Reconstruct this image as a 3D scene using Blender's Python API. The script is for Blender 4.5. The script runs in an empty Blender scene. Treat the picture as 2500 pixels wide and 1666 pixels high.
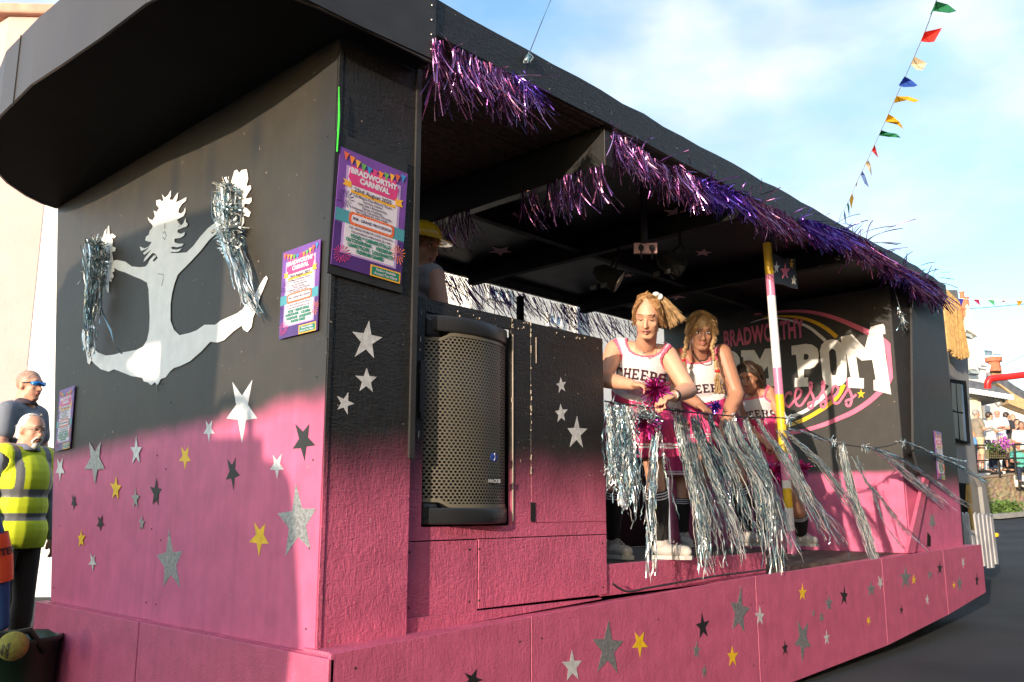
import bpy, bmesh, math, random
from mathutils import Vector, Matrix
from mathutils.geometry import tessellate_polygon
from mathutils.bvhtree import BVHTree
random.seed(7)
S = bpy.context.scene
COL = S.collection
# ------------------------------------------------------------ camera, sky, sun
FPX, CX, CY = 2138.0, 1250.0, 833.0            # photograph is 2500 px wide
PITCH, AZ, EYE = math.radians(10.78), math.radians(43.3), 1.1
cd = bpy.data.cameras.new('camera'); cam = bpy.data.objects.new('camera', cd); COL.objects.link(cam)
cd.sensor_width = 36; cd.lens = FPX / 2500 * 36; cd.clip_start = .05; cd.clip_end = 3000
cam.location = (0, 0, EYE); cam.rotation_euler = (math.pi/2 + PITCH, 0, AZ - math.pi/2)
S.camera = cam
SUN_AZ, SUN_EL = math.radians(14.5), math.radians(9.0)     # direction the light travels, in plan, and its height
w = bpy.data.worlds.new('World'); S.world = w; w.use_nodes = True
nt = w.node_tree; nt.nodes.clear()
N = nt.nodes.new; L = nt.links.new
out = N('ShaderNodeOutputWorld'); bg = N('ShaderNodeBackground'); bg.inputs[1].default_value = .15
sky = N('ShaderNodeTexSky'); sky.sky_type = 'NISHITA'; sky.sun_disc = False
sky.sun_elevation = SUN_EL; sky.sun_rotation = math.radians(270) - SUN_AZ
sky.air_density = 1.0; sky.dust_density = .6; sky.ozone_density = 2.0
tc = N('ShaderNodeTexCoord'); mp = N('ShaderNodeMapping'); mp.inputs['Scale'].default_value = (1.3, 1.3, 2.6)
mp.inputs['Location'].default_value = (.35, .1, .55)
nz = N('ShaderNodeTexNoise'); nz.inputs['Scale'].default_value = 1.7; nz.inputs['Detail'].default_value = 7; nz.inputs['Roughness'].default_value = .5
cr = N('ShaderNodeValToRGB'); cr.color_ramp.elements[0].position = .44; cr.color_ramp.elements[1].position = .60
nz2 = N('ShaderNodeTexNoise'); nz2.inputs['Scale'].default_value = 3.5; nz2.inputs['Detail'].default_value = 4
cr2 = N('ShaderNodeValToRGB'); cr2.color_ramp.elements[0].color = (2.9, 3.7, 4.9, 1); cr2.color_ramp.elements[1].color = (5.6, 6.0, 6.7, 1)
cr2.color_ramp.elements[0].position = .32; cr2.color_ramp.elements[1].position = .62
gain = N('ShaderNodeMix'); gain.data_type = 'RGBA'; gain.blend_type = 'MULTIPLY'; gain.inputs[0].default_value = 1; gain.inputs[7].default_value = (1.85, 2.02, 2.0, 1)
mx = N('ShaderNodeMix'); mx.data_type = 'RGBA'
L(tc.outputs['Generated'], mp.inputs[0]); L(mp.outputs[0], nz.inputs[0]); L(nz.outputs[0], cr.inputs[0]); L(mp.outputs[0], nz2.inputs[0]); L(nz2.outputs[0], cr2.inputs[0])
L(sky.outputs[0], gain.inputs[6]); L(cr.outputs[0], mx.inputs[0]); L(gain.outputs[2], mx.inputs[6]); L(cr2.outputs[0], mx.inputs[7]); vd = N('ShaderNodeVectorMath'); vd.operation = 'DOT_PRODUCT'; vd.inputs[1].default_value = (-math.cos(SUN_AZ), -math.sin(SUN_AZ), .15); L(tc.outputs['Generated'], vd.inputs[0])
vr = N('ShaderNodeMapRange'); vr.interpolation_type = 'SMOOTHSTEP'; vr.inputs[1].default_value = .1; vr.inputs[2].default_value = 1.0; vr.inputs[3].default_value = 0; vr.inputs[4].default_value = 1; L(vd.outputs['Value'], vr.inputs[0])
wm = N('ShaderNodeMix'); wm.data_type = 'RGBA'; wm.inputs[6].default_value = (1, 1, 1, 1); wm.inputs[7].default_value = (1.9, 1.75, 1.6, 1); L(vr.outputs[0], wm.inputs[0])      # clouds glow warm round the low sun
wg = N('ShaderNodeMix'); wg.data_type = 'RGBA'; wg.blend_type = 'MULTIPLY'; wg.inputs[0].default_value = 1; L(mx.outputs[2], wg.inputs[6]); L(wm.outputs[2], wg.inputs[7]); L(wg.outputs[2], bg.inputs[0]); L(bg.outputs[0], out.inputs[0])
sd = bpy.data.lights.new('sun', 'SUN'); sd.energy = 5.0; sd.angle = math.radians(.6); sd.color = (1, .82, .64)
sun = bpy.data.objects.new('sun', sd); COL.objects.link(sun)
SV = Vector((math.cos(SUN_AZ)*math.cos(SUN_EL), math.sin(SUN_AZ)*math.cos(SUN_EL), -math.sin(SUN_EL)))
sun.rotation_euler = SV.to_track_quat('-Z', 'Y').to_euler()
S.view_settings.view_transform = 'Standard'; S.view_settings.look = 'None'; S.view_settings.exposure = .46; S.view_settings.gamma = 1
# ------------------------------------------------------------ measuring: a point of the photo on a known plane
FWD = Vector((math.cos(AZ)*math.cos(PITCH), math.sin(AZ)*math.cos(PITCH), math.sin(PITCH)))
RGT = Vector((math.sin(AZ), -math.cos(AZ), 0)); UPV = RGT.cross(FWD); CAM = Vector((0, 0, EYE))
def ray(x, y): return FWD + RGT*((x-CX)/FPX) - UPV*((y-CY)/FPX)
def U(p, X=None, Y=None, Z=None, w=None):
    d = ray(*p)
    t = w if w is not None else X/d.x if X is not None else Y/d.y if Y is not None else (Z-EYE)/d.z
    return CAM + d*t
def zoomer(ox, oy, s): return lambda x, y: (ox+x*s, oy+y*s)
z1, z2, z3, z5 = zoomer(0, 0, .3613), zoomer(0, 800, .5523), zoomer(100, 380, .3955), zoomer(780, 680, .5868)
z6, zw, zt, zr = zoomer(980, 0, .3827), zoomer(1450, 680, .4721), zoomer(1700, 740, .255), zoomer(1700, 1050, .393)
zR, zf, zb, zs = zoomer(2250, 680, .4717), zoomer(1650, 300, .2975), zoomer(1900, 0, .3188), zoomer(2320, 940, .2041)
zh, zc, z7 = zoomer(1480, 690, .2041), zoomer(2300, 700, .1658), zoomer(980, 520, .306)
zm, zo = zoomer(0, 880, .1403), zoomer(1000, 300, .2806)
# ------------------------------------------------------------ materials
def nodes(m): return m.node_tree.nodes.new, m.node_tree.links.new
def mat(name, col, rough=.6, metal=0, var=.15, vscale=6, bump=0, bscale=60, bstretch=(1, 1, 1), spec=.5, trans=0, coat=0):
    m = bpy.data.materials.new(name); m.use_nodes = True; N, L = nodes(m); b = m.node_tree.nodes['Principled BSDF']
    b.inputs['Roughness'].default_value = rough; b.inputs['Metallic'].default_value = metal
    b.inputs['Specular IOR Level'].default_value = spec; b.inputs['Coat Weight'].default_value = coat
    c = (*col, 1) if len(col) == 3 else col
    tc = N('ShaderNodeTexCoord')
    if var:
        n = N('ShaderNodeTexNoise'); n.inputs['Scale'].default_value = vscale; n.inputs['Detail'].default_value = 5
        r = N('ShaderNodeMapRange'); r.inputs[1].default_value = .3; r.inputs[2].default_value = .7; r.inputs[3].default_value = 1-var; r.inputs[4].default_value = 1+var
        x = N('ShaderNodeMix'); x.data_type = 'RGBA'; x.blend_type = 'MULTIPLY'; x.inputs[0].default_value = 1; x.inputs[6].default_value = c
        L(tc.outputs['Object'], n.inputs[0]); L(n.outputs[0], r.inputs[0]); L(r.outputs[0], x.inputs[7]); L(x.outputs[2], b.inputs['Base Color'])
    else: b.inputs['Base Color'].default_value = c
    if bump:
        mp = N('ShaderNodeMapping'); mp.inputs['Scale'].default_value = bstretch
        n = N('ShaderNodeTexNoise'); n.inputs['Scale'].default_value = bscale; n.inputs['Detail'].default_value = 4
        u = N('ShaderNodeBump'); u.inputs['Strength'].default_value = bump; u.inputs['Distance'].default_value = .01
        L(tc.outputs['Object'], mp.inputs[0]); L(mp.outputs[0], n.inputs[0]); L(n.outputs[0], u.inputs['Height']); L(u.outputs[0], b.inputs['Normal'])
    if trans: b.inputs['Transmission Weight'].default_value = trans
    return m
PINK = (.56, .118, .235); BLK = (.016, .0155, .015)
def ombre(name, z0, slope, width, rough=.42, osb=.5, axis='Y', amp=.05, pink=PINK, blk=BLK, blots=False, spec=.5):
    """sprayed paint, black above and pink below a soft wandering edge; chipboard relief"""
    m = bpy.data.materials.new(name); m.use_nodes = True; N, L = nodes(m); b = m.node_tree.nodes['Principled BSDF']
    g = N('ShaderNodeNewGeometry'); sp = N('ShaderNodeSeparateXYZ'); L(g.outputs['Position'], sp.inputs[0])
    a = N('ShaderNodeMath'); a.operation = 'MULTIPLY_ADD'; a.inputs[1].default_value = -slope; L(sp.outputs[axis], a.inputs[0]); L(sp.outputs['Z'], a.inputs[2])
    n = N('ShaderNodeTexNoise'); n.inputs['Scale'].default_value = 3.2; n.inputs['Detail'].default_value = 3; L(g.outputs['Position'], n.inputs[0])
    a2 = N('ShaderNodeMath'); a2.operation = 'MULTIPLY_ADD'; a2.inputs[1].default_value = amp*2; L(n.outputs[0], a2.inputs[0]); L(a.outputs[0], a2.inputs[2])
    r = N('ShaderNodeMapRange'); r.interpolation_type = 'SMOOTHSTEP'; r.inputs[1].default_value = z0-width/2+amp; r.inputs[2].default_value = z0+width/2+amp; L(a2.outputs[0], r.inputs[0])
    v = N('ShaderNodeTexNoise'); v.inputs['Scale'].default_value = 9; v.inputs['Detail'].default_value = 8; L(g.outputs['Position'], v.inputs[0])
    vr = N('ShaderNodeMapRange'); vr.inputs[1].default_value = .3; vr.inputs[2].default_value = .7; vr.inputs[3].default_value = .88; vr.inputs[4].default_value = 1.1; L(v.outputs[0], vr.inputs[0])
    x = N('ShaderNodeMix'); x.data_type = 'RGBA'; x.inputs[6].default_value = (*pink, 1); x.inputs[7].default_value = (*blk, 1); L(r.outputs[0], x.inputs[0])
    y = N('ShaderNodeMix'); y.data_type = 'RGBA'; y.blend_type = 'MULTIPLY'; y.inputs[0].default_value = 1; L(x.outputs[2], y.inputs[6]); L(vr.outputs[0], y.inputs[7])
    st = N('ShaderNodeTexNoise'); st.inputs['Scale'].default_value = 1; st.inputs['Detail'].default_value = 6; sm = N('ShaderNodeMapping'); sm.inputs['Scale'].default_value = (26, 26, 1.3); L(g.outputs['Position'], sm.inputs[0]); L(sm.outputs[0], st.inputs[0])
    s2 = N('ShaderNodeMapRange'); s2.inputs[1].default_value = .3; s2.inputs[2].default_value = .7; s2.inputs[3].default_value = .93; s2.inputs[4].default_value = 1.05; L(st.outputs[0], s2.inputs[0])
    y2 = N('ShaderNodeMix'); y2.data_type = 'RGBA'; y2.blend_type = 'MULTIPLY'; y2.inputs[0].default_value = 1; L(y.outputs[2], y2.inputs[6]); L(s2.outputs[0], y2.inputs[7]); y = y2
    if blots:      # soft dark spots high on the board, a dark band down its column edge
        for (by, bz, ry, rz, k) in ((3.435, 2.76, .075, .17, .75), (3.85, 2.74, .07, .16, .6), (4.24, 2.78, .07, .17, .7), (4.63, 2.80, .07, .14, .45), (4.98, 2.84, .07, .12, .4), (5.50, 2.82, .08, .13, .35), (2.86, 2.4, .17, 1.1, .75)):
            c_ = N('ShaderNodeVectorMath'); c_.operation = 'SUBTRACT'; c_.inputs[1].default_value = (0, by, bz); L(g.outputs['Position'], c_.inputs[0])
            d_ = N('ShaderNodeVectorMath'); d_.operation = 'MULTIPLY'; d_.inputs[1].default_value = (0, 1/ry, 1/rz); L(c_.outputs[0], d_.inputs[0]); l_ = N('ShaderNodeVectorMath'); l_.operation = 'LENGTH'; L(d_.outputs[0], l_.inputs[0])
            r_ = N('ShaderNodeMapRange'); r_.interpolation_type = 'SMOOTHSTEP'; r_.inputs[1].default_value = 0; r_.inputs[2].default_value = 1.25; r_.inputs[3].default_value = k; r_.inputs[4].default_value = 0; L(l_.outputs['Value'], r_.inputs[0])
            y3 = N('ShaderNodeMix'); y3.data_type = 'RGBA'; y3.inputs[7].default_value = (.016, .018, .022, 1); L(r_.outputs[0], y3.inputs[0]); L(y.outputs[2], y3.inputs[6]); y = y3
    # scuffs and chips of bare wood
    s = N('ShaderNodeTexNoise'); s.inputs['Scale'].default_value = 46; s.inputs['Detail'].default_value = 2; L(g.outputs['Position'], s.inputs[0])
    sr = N('ShaderNodeMapRange'); sr.inputs[1].default_value = .745; sr.inputs[2].default_value = .76; L(s.outputs[0], sr.inputs[0])
    q = N('ShaderNodeMix'); q.data_type = 'RGBA'; q.inputs[7].default_value = (.35, .27, .2, 1); L(sr.outputs[0], q.inputs[0]); L(y.outputs[2], q.inputs[6])
    L(q.outputs[2], b.inputs['Base Color'])
    # relief
    mp = N('ShaderNodeMapping'); mp.inputs['Rotation'].default_value = (.5, .4, .3); mp.inputs['Scale'].default_value = (1, 1, .28)
    v1 = N('ShaderNodeTexNoise'); v1.inputs['Scale'].default_value = 64; v1.inputs['Detail'].default_value = 3; v1.inputs['Distortion'].default_value = 1.2
    mp2 = N('ShaderNodeMapping'); mp2.inputs['Rotation'].default_value = (-.7, 1.1, .2); mp2.inputs['Scale'].default_value = (.3, 1, 1)
    v2 = N('ShaderNodeTexNoise'); v2.inputs['Scale'].default_value = 52; v2.inputs['Detail'].default_value = 2; v2.inputs['Distortion'].default_value = 2
    L(g.outputs['Position'], mp.inputs[0]); L(mp.outputs[0], v1.inputs[0]); L(g.outputs['Position'], mp2.inputs[0]); L(mp2.outputs[0], v2.inputs[0])
    ad = N('ShaderNodeMath'); ad.operation = 'ADD'; L(v1.outputs[0], ad.inputs[0]); L(v2.outputs[0], ad.inputs[1])
    u = N('ShaderNodeBump'); u.inputs['Strength'].default_value = osb; u.inputs['Distance'].default_value = .006; L(ad.outputs[0], u.inputs['Height']); L(u.outputs[0], b.inputs['Normal'])
    b.inputs['Roughness'].default_value = rough
    return m
M = {}
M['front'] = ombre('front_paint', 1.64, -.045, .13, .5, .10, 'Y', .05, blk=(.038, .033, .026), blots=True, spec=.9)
M['side'] = ombre('side_paint', 1.22, 0, .42, .45, .6, 'X', .07, pink=(.54, .11, .20))
M['side_pink'] = ombre('pink_board', 9, 0, .1, .45, .7, pink=(.54, .11, .20))
M['skirt'] = ombre('pink_skirt', 9, 0, .1, .45, .35, pink=(.52, .105, .195))
M['rearp'] = ombre('rear_paint', 1.42, 0, .07, .5, .08, 'Y', .02, blk=(.035, .033, .03))
M['endp'] = ombre('end_paint', 1.30, 0, .3, .55, .2, 'X', .04, blk=(.03, .03, .032))
M['blackosb'] = ombre('black_board', -9, 0, .1, .5, .8, blk=(.014, .014, .015))
M['black'] = mat('black_paint', (.018, .018, .018), .5, var=.3, bump=.1)
M['matt'] = mat('matt_black', (.006, .006, .006), .9, var=.3, vscale=3, spec=.25)
M['hood'] = mat('hood_paint', (.050, .043, .040), .42, var=.12, vscale=3, bump=.05, bscale=20)
M['hoodside'] = mat('hood_side_paint', (.03, .029, .029), .45, var=.2, vscale=8, bump=.1)
M['white'] = mat('white_paint', (.78, .78, .76), .4, var=.06, vscale=14, bump=.06, bscale=30)
M['silver'] = mat('silver_spray', (.36, .36, .36), .35, metal=.55, var=.35, vscale=60, bump=.2, bscale=120)
M['pale_silver'] = mat('pale_silver_spray', (.62, .62, .62), .4, metal=.2, var=.2, vscale=40, bump=.1)
M['yellow'] = mat('yellow_paint', (.80, .50, .02), .4, var=.12, vscale=30)
M['pinkp'] = mat('light_pink_paint', (.72, .16, .28), .5, var=.1)
M['pinkpole'] = mat('pole_pink', (.72, .22, .38), .35, var=.08)
M['starpink'] = mat('ceiling_pink', (.50, .30, .30), .6)
M['chip'] = mat('bare_chip', (.5, .42, .33), .8)
M['bwood'] = mat('bare_wood', (.35, .25, .15), .8)
M['tarmac'] = mat('tarmac', (.036, .038, .041), .9, spec=.2, var=.3, vscale=1.2, bump=.5, bscale=150)
_m = M['tarmac']; _N, _L = nodes(_m); _b = _m.node_tree.nodes['Principled BSDF']; _t = _N('ShaderNodeTexCoord'); _v = _N('ShaderNodeTexNoise'); _v.inputs['Scale'].default_value = 120; _w = _N('ShaderNodeTexNoise'); _w.inputs['Scale'].default_value = .7; _w.inputs['Detail'].default_value = 8
_r = _N('ShaderNodeValToRGB'); _r.color_ramp.elements[0].position = .35; _r.color_ramp.elements[0].color = (.022, .024, .027, 1); _r.color_ramp.elements[1].position = .68; _r.color_ramp.elements[1].color = (.062, .064, .068, 1)
_a = _N('ShaderNodeMath'); _a.operation = 'MULTIPLY_ADD'; _a.inputs[1].default_value = .55; _q = _N('ShaderNodeMath'); _q.operation = 'MULTIPLY'; _q.inputs[1].default_value = .5
_L(_t.outputs['Object'], _v.inputs[0]); _L(_t.outputs['Object'], _w.inputs[0]); _L(_w.outputs[0], _q.inputs[0]); _L(_v.outputs[0], _a.inputs[0]); _L(_q.outputs[0], _a.inputs[2]); _L(_a.outputs[0], _r.inputs[0]); _L(_r.outputs[0], _b.inputs['Base Color'])
M['pave'] = mat('paving', (.2, .19, .18), .8, var=.25, vscale=3, bump=.3)
M['deck'] = mat('deck_felt', (.012, .012, .013), .7, var=.4, vscale=9, bump=.3, bscale=30)
M['dirt'] = mat('dirty_deck', (.10, .075, .06), .8, var=.4, vscale=8)
M['steel'] = mat('steel', (.35, .35, .36), .35, metal=.8)
M['rubber'] = mat('rubber', (.02, .02, .02), .8)
M['cable'] = mat('cable', (.02, .02, .02), .5)
M['slate'] = mat('slate', (.10, .11, .13), .6, var=.25, vscale=5, bump=.3, bscale=20)
M['cream'] = mat('cream_render', (.72, .68, .58), .9, var=.06, vscale=2)
M['wwall'] = mat('white_render', (.74, .74, .72), .9, var=.06, vscale=2, bump=.1)
M['stucco'] = mat('pink_stucco', (.50, .36, .34), .9, var=.05, vscale=3, bump=.9, bscale=28)
M['trim'] = mat('terracotta_trim', (.50, .27, .20), .8)
M['glass'] = mat('window_glass', (.12, .17, .2), .08, var=.3)
M['terra'] = mat('terracotta', (.5, .16, .08), .8)
M['stone'] = None
M['green'] = mat('leaf_green', (.09, .16, .03), .7, var=.5, vscale=20)
M['magenta'] = mat('petal_magenta', (.45, .08, .45), .6, var=.4, vscale=30)
M['bamboo'] = mat('bamboo', (.52, .32, .12), .6, var=.3, vscale=18)
M['grey'] = mat('grey_wall_paint', (.28, .275, .265), .8, var=.12, vscale=3, bump=.15)
M['red'] = mat('red_pipe', (.75, .03, .03), .35)
def tinsel_mat(name, cols, rough=.22, metal=.9):
    m = bpy.data.materials.new(name); m.use_nodes = True; N, L = nodes(m); b = m.node_tree.nodes['Principled BSDF']
    g = N('ShaderNodeNewGeometry'); r = N('ShaderNodeValToRGB'); r.color_ramp.interpolation = 'CONSTANT'
    while len(r.color_ramp.elements) < len(cols): r.color_ramp.elements.new(.5)
    for i, c in enumerate(cols): r.color_ramp.elements[i].position = i/len(cols); r.color_ramp.elements[i].color = (*c, 1)
    L(g.outputs['Random Per Island'], r.inputs[0]); L(r.outputs[0], b.inputs['Base Color'])
    b.inputs['Metallic'].default_value = metal; b.inputs['Roughness'].default_value = rough
    return m
M['tsilver'] = tinsel_mat('silver_tinsel', [(.86, .89, .90), (.42, .60, .68), (.96, .95, .90), (.14, .26, .32), (.78, .84, .86), (.30, .34, .36)], .22, .62)
M['tpink'] = tinsel_mat('pink_purple_tinsel', [(.40, .15, .36), (.55, .30, .55), (.16, .04, .15), (.36, .17, .46), (.12, .04, .14)])
M['tviolet'] = tinsel_mat('violet_tinsel', [(.14, .06, .55), (.26, .14, .75), (.08, .03, .3), (.3, .12, .6)])
M['tdark'] = tinsel_mat('dark_purple_tinsel', [(.14, .06, .34), (.24, .09, .34), (.07, .04, .3), (.30, .12, .36)], .4)
M['tdark'].node_tree.nodes['Principled BSDF'].inputs['Metallic'].default_value = 0
M['tmagenta'] = tinsel_mat('magenta_tinsel', [(.5, .02, .14), (.6, .05, .35), (.25, .01, .08), (.45, .05, .4)], .35)
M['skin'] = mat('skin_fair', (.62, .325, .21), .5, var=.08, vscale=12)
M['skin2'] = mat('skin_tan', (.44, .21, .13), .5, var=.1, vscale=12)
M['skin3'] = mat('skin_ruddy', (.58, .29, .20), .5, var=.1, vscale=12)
M['lip'] = mat('lips', (.52, .20, .16), .4)
M['eye'] = mat('eye_dark', (.05, .03, .025), .3)
M['brow'] = mat('brow_hair', (.16, .09, .05), .8)
# ------------------------------------------------------------ mesh tools
class MB:
    def __init__(s): s.v = []; s.f = []
    def add(s, vs, fs):
        o = len(s.v); s.v += [Vector(v) for v in vs]; s.f += [tuple(i+o for i in f) for f in fs]; return s
    def box(s, a, b):
        x0, y0, z0 = a; x1, y1, z1 = b
        return s.add([(x0,y0,z0),(x1,y0,z0),(x1,y1,z0),(x0,y1,z0),(x0,y0,z1),(x1,y0,z1),(x1,y1,z1),(x0,y1,z1)],
                     [(0,3,2,1),(4,5,6,7),(0,1,5,4),(1,2,6,5),(2,3,7,6),(3,0,4,7)])
    def slab(s, loops, off):
        """flat outline (3-D points, first loop outer, others holes) given thickness off (vector)"""
        off = Vector(off); loops = [[Vector(p) for p in l] for l in loops]
        tri = tessellate_polygon(loops); flat = [p for l in loops for p in l]; n = len(flat)
        fs = [tuple(t) for t in tri] + [tuple(i+n for i in reversed(t)) for t in tri]
        k = 0
        for l in loops:
            for i in range(len(l)): fs.append((k+i, k+(i+1) % len(l), k+(i+1) % len(l)+n, k+i+n))
            k += len(l)
        return s.add(flat+[p+off for p in flat], fs)
    def tube(s, pts, r, n=8, cap=True):
        pts = [Vector(p) for p in pts]; rs = r if isinstance(r, (list, tuple)) else [r]*len(pts)
        o = len(s.v); ref = None
        for i, p in enumerate(pts):
            d = (pts[min(i+1, len(pts)-1)]-pts[max(i-1, 0)])
            d = d.normalized() if d.length > 1e-9 else Vector((0, 0, 1))
            if ref is None: ref = Vector((0, 0, 1)) if abs(d.z) < .9 else Vector((1, 0, 0))
            a = d.cross(ref).normalized(); b = d.cross(a); ref = b if False else ref
            for k in range(n):
                t = 2*math.pi*k/n; s.v.append(p+(a*math.cos(t)+b*math.sin(t))*rs[i])
        for i in range(len(pts)-1):
            for k in range(n):
                s.f.append((o+i*n+k, o+i*n+(k+1) % n, o+(i+1)*n+(k+1) % n, o+(i+1)*n+k))
        if cap: s.f.append(tuple(o+k for k in range(n))); s.f.append(tuple(o+(len(pts)-1)*n+k for k in reversed(range(n))))
        return s
    def ball(s, c, r, nu=12, nv=8, R=None):
        c = Vector(c); r = Vector((r, r, r)) if not hasattr(r, '__len__') else Vector(r); vs = []; fs = []
        for j in range(nv+1):
            ph = math.pi*j/nv
            for i in range(nu):
                th = 2*math.pi*i/nu; p = Vector((math.sin(ph)*math.cos(th)*r.x, math.sin(ph)*math.sin(th)*r.y, math.cos(ph)*r.z))
                vs.append(c+(R @ p if R else p))
        for j in range(nv):
            for i in range(nu): fs.append((j*nu+i, j*nu+(i+1) % nu, (j+1)*nu+(i+1) % nu, (j+1)*nu+i))
        return s.add(vs, fs)
    def limb(s, a, b, ra, rb, n=14):
        a = Vector(a); b = Vector(b)
        s.ball(a, ra, n, 8); s.ball(b, rb, n, 8)
        if (b-a).length > 1e-5: s.tube([a, b], [ra, rb], n)
        return s
    def ribbon(s, pts, wd, side=None, twist=0, ph=0):
        o = len(s.v); n = len(pts)
        for i, p in enumerate(pts):
            d = (pts[min(i+1, n-1)]-pts[max(i-1, 0)]); d = d.normalized() if d.length > 1e-9 else Vector((0, 0, -1))
            a = (side or Vector((1, 0, 0))).cross(d)
            a = a.normalized() if a.length > 1e-4 else Vector((0, 1, 0)); b = d.cross(a)
            t = ph+twist*i/max(1, n-1); q = (a*math.cos(t)+b*math.sin(t))*(wd/2)
            s.v += [p-q, p+q]
        for i in range(n-1): s.f.append((o+2*i, o+2*i+1, o+2*i+3, o+2*i+2))
        return s
def base(o):
    v = Vector((0, 0, 0))
    while o is not None: v += o.location; o = o.parent
    return v
def part(name, mb, m, parent=None, smooth=False, label=None, kind=None, bevel=0):
    me = bpy.data.meshes.new(name)
    off = base(parent)
    me.from_pydata([v-off for v in mb.v], [], mb.f); me.validate(); me.update()
    if not isinstance(m, (list, tuple)): m = [m]
    for x in m: me.materials.append(x)
    bm = bmesh.new(); bm.from_mesh(me); bmesh.ops.recalc_face_normals(bm, faces=bm.faces); bm.to_mesh(me); bm.free()
    o = bpy.data.objects.new(name, me); COL.objects.link(o); o.parent = parent
    if smooth: me.polygons.foreach_set('use_smooth', [True]*len(me.polygons))
    if label: o['label'] = label
    if kind: o['kind'] = kind
    if bevel:
        b = o.modifiers.new('bevel', 'BEVEL'); b.width = bevel; b.segments = 2; b.limit_method = 'ANGLE'
    return o
def tag(o, label, cat, group=None):
    o['label'] = label; o['category'] = cat
    if group: o['group'] = group
    return o
def thing(name, loc, label, cat, group=None):
    o = bpy.data.objects.new(name, None); COL.objects.link(o); o.location = loc; o.empty_display_size = .1
    return tag(o, label, cat, group)
def structure(o): o['kind'] = 'structure'; return o
def one(name, mb, m, label, cat, group=None, smooth=False, bevel=0):
    """a thing that is a single mesh, its origin at its base"""
    lo = Vector((sum(v.x for v in mb.v)/len(mb.v), sum(v.y for v in mb.v)/len(mb.v), min(v.z for v in mb.v)))
    e = MB(); e.v = [v-lo for v in mb.v]; e.f = mb.f
    o = part(name, e, m, None, smooth, bevel=bevel); o.location = lo
    return tag(o, label, cat, group)
def copy_tree(o, parent=None):
    c = o.copy(); COL.objects.link(c); c.parent = parent
    for ch in o.children: copy_tree(ch, c)
    return c
def text_mb(txt, size=1, bold=0, sx=1, align='CENTER', spacing=1):
    """writing as flat faces in the XY plane"""
    cu = bpy.data.curves.new('t', 'FONT'); cu.body = txt; cu.size = size; cu.align_x = align; cu.offset = bold; cu.resolution_u = 3; cu.space_character = spacing
    o = bpy.data.objects.new('t', cu); COL.objects.link(o)
    me = bpy.data.meshes.new_from_object(o.evaluated_get(bpy.context.evaluated_depsgraph_get()))
    mb = MB(); mb.add([(v.co.x*sx, v.co.y, 0) for v in me.vertices], [tuple(p.vertices) for p in me.polygons])
    bpy.data.objects.remove(o); bpy.data.meshes.remove(me); bpy.data.curves.remove(cu)
    return mb
def place(mb, fn): e = MB(); e.v = [Vector(fn(v)) for v in mb.v]; e.f = mb.f; return e
def star_pts(cx, cy, wd, ht, rot=0, inner=.40):
    """star outline in picture units; rot 180 = two points up"""
    p = []
    for k in range(10):
        r = 1 if k % 2 == 0 else inner
        a = math.radians(rot+36*k); jx = 1+random.uniform(-.09, .09)
        p.append((cx+math.sin(a)*r*jx*wd*.52, cy-math.cos(a)*r*jx*ht*.53))
    return p
def gz(x): return 0 if x < 9 else (x-9)*.049 if x < 60 else 2.5+(x-60)*.02
# ------------------------------------------------------------ carnival float
FL = thing('carnival_float', (2.0, 4.1, 0), 'long black and pink painted carnival float with stars and a curved roof', 'carnival float')
XF, YS, YSK, XR = 1.94, 2.80, 2.65, 8.20
m = MB()      # front wall board
m.slab([[(XF, YS+.02, .585), (XF, 5.39, .585), (XF, 5.62, 1.68), (XF, 5.92, 3.06), (XF, YS+.02, 3.06)]], (.03, 0, 0))
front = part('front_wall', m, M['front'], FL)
m = MB()      # one tall board overlaps its neighbour: the seam down the front
m.slab([[(XF-.004, YS+.01, .585), (XF-.004, 4.125, .585), (XF-.004, 4.16, 1.75), (XF-.004, YS+.01, 1.75)]], (.004, 0, 0))
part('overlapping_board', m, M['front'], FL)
# lower boards of the front
m = MB(); m.box((1.885, YSK+.0, .04), (1.91, 4.135, .583)); part('lower_board', m, M['skirt'], FL, bevel=.003)
m = MB(); m.box((1.882, 4.139, .03), (1.91, 5.455, .583)); part('lower_board', m, M['skirt'], FL, bevel=.003)
m = MB(); m.box((1.911, YSK+.03, .55), (1.938, 5.44, .585)); part('ledge', m, M['side_pink'], FL)
# side column
m = MB(); m.box((XF+.0, YS, .585), (2.36, YS+.019, 3.06)); part('side_column', m, M['side'], FL, bevel=.002)
m = MB(); m.box((2.34, YS+.02, .62), (2.36, YS+.34, 3.05)); part('column_return', m, M['side'], FL)
m = MB(); m.box((XF-.006, YS-.004, .6), (XF+.012, YS, 3.05)); part('corner_bead', m, M['side'], FL)
m = MB(); m.box((2.345, YS-.012, 1.30), (2.372, YS-.001, 3.03)); part('column_strip', m, M['hoodside'], FL)
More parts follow.
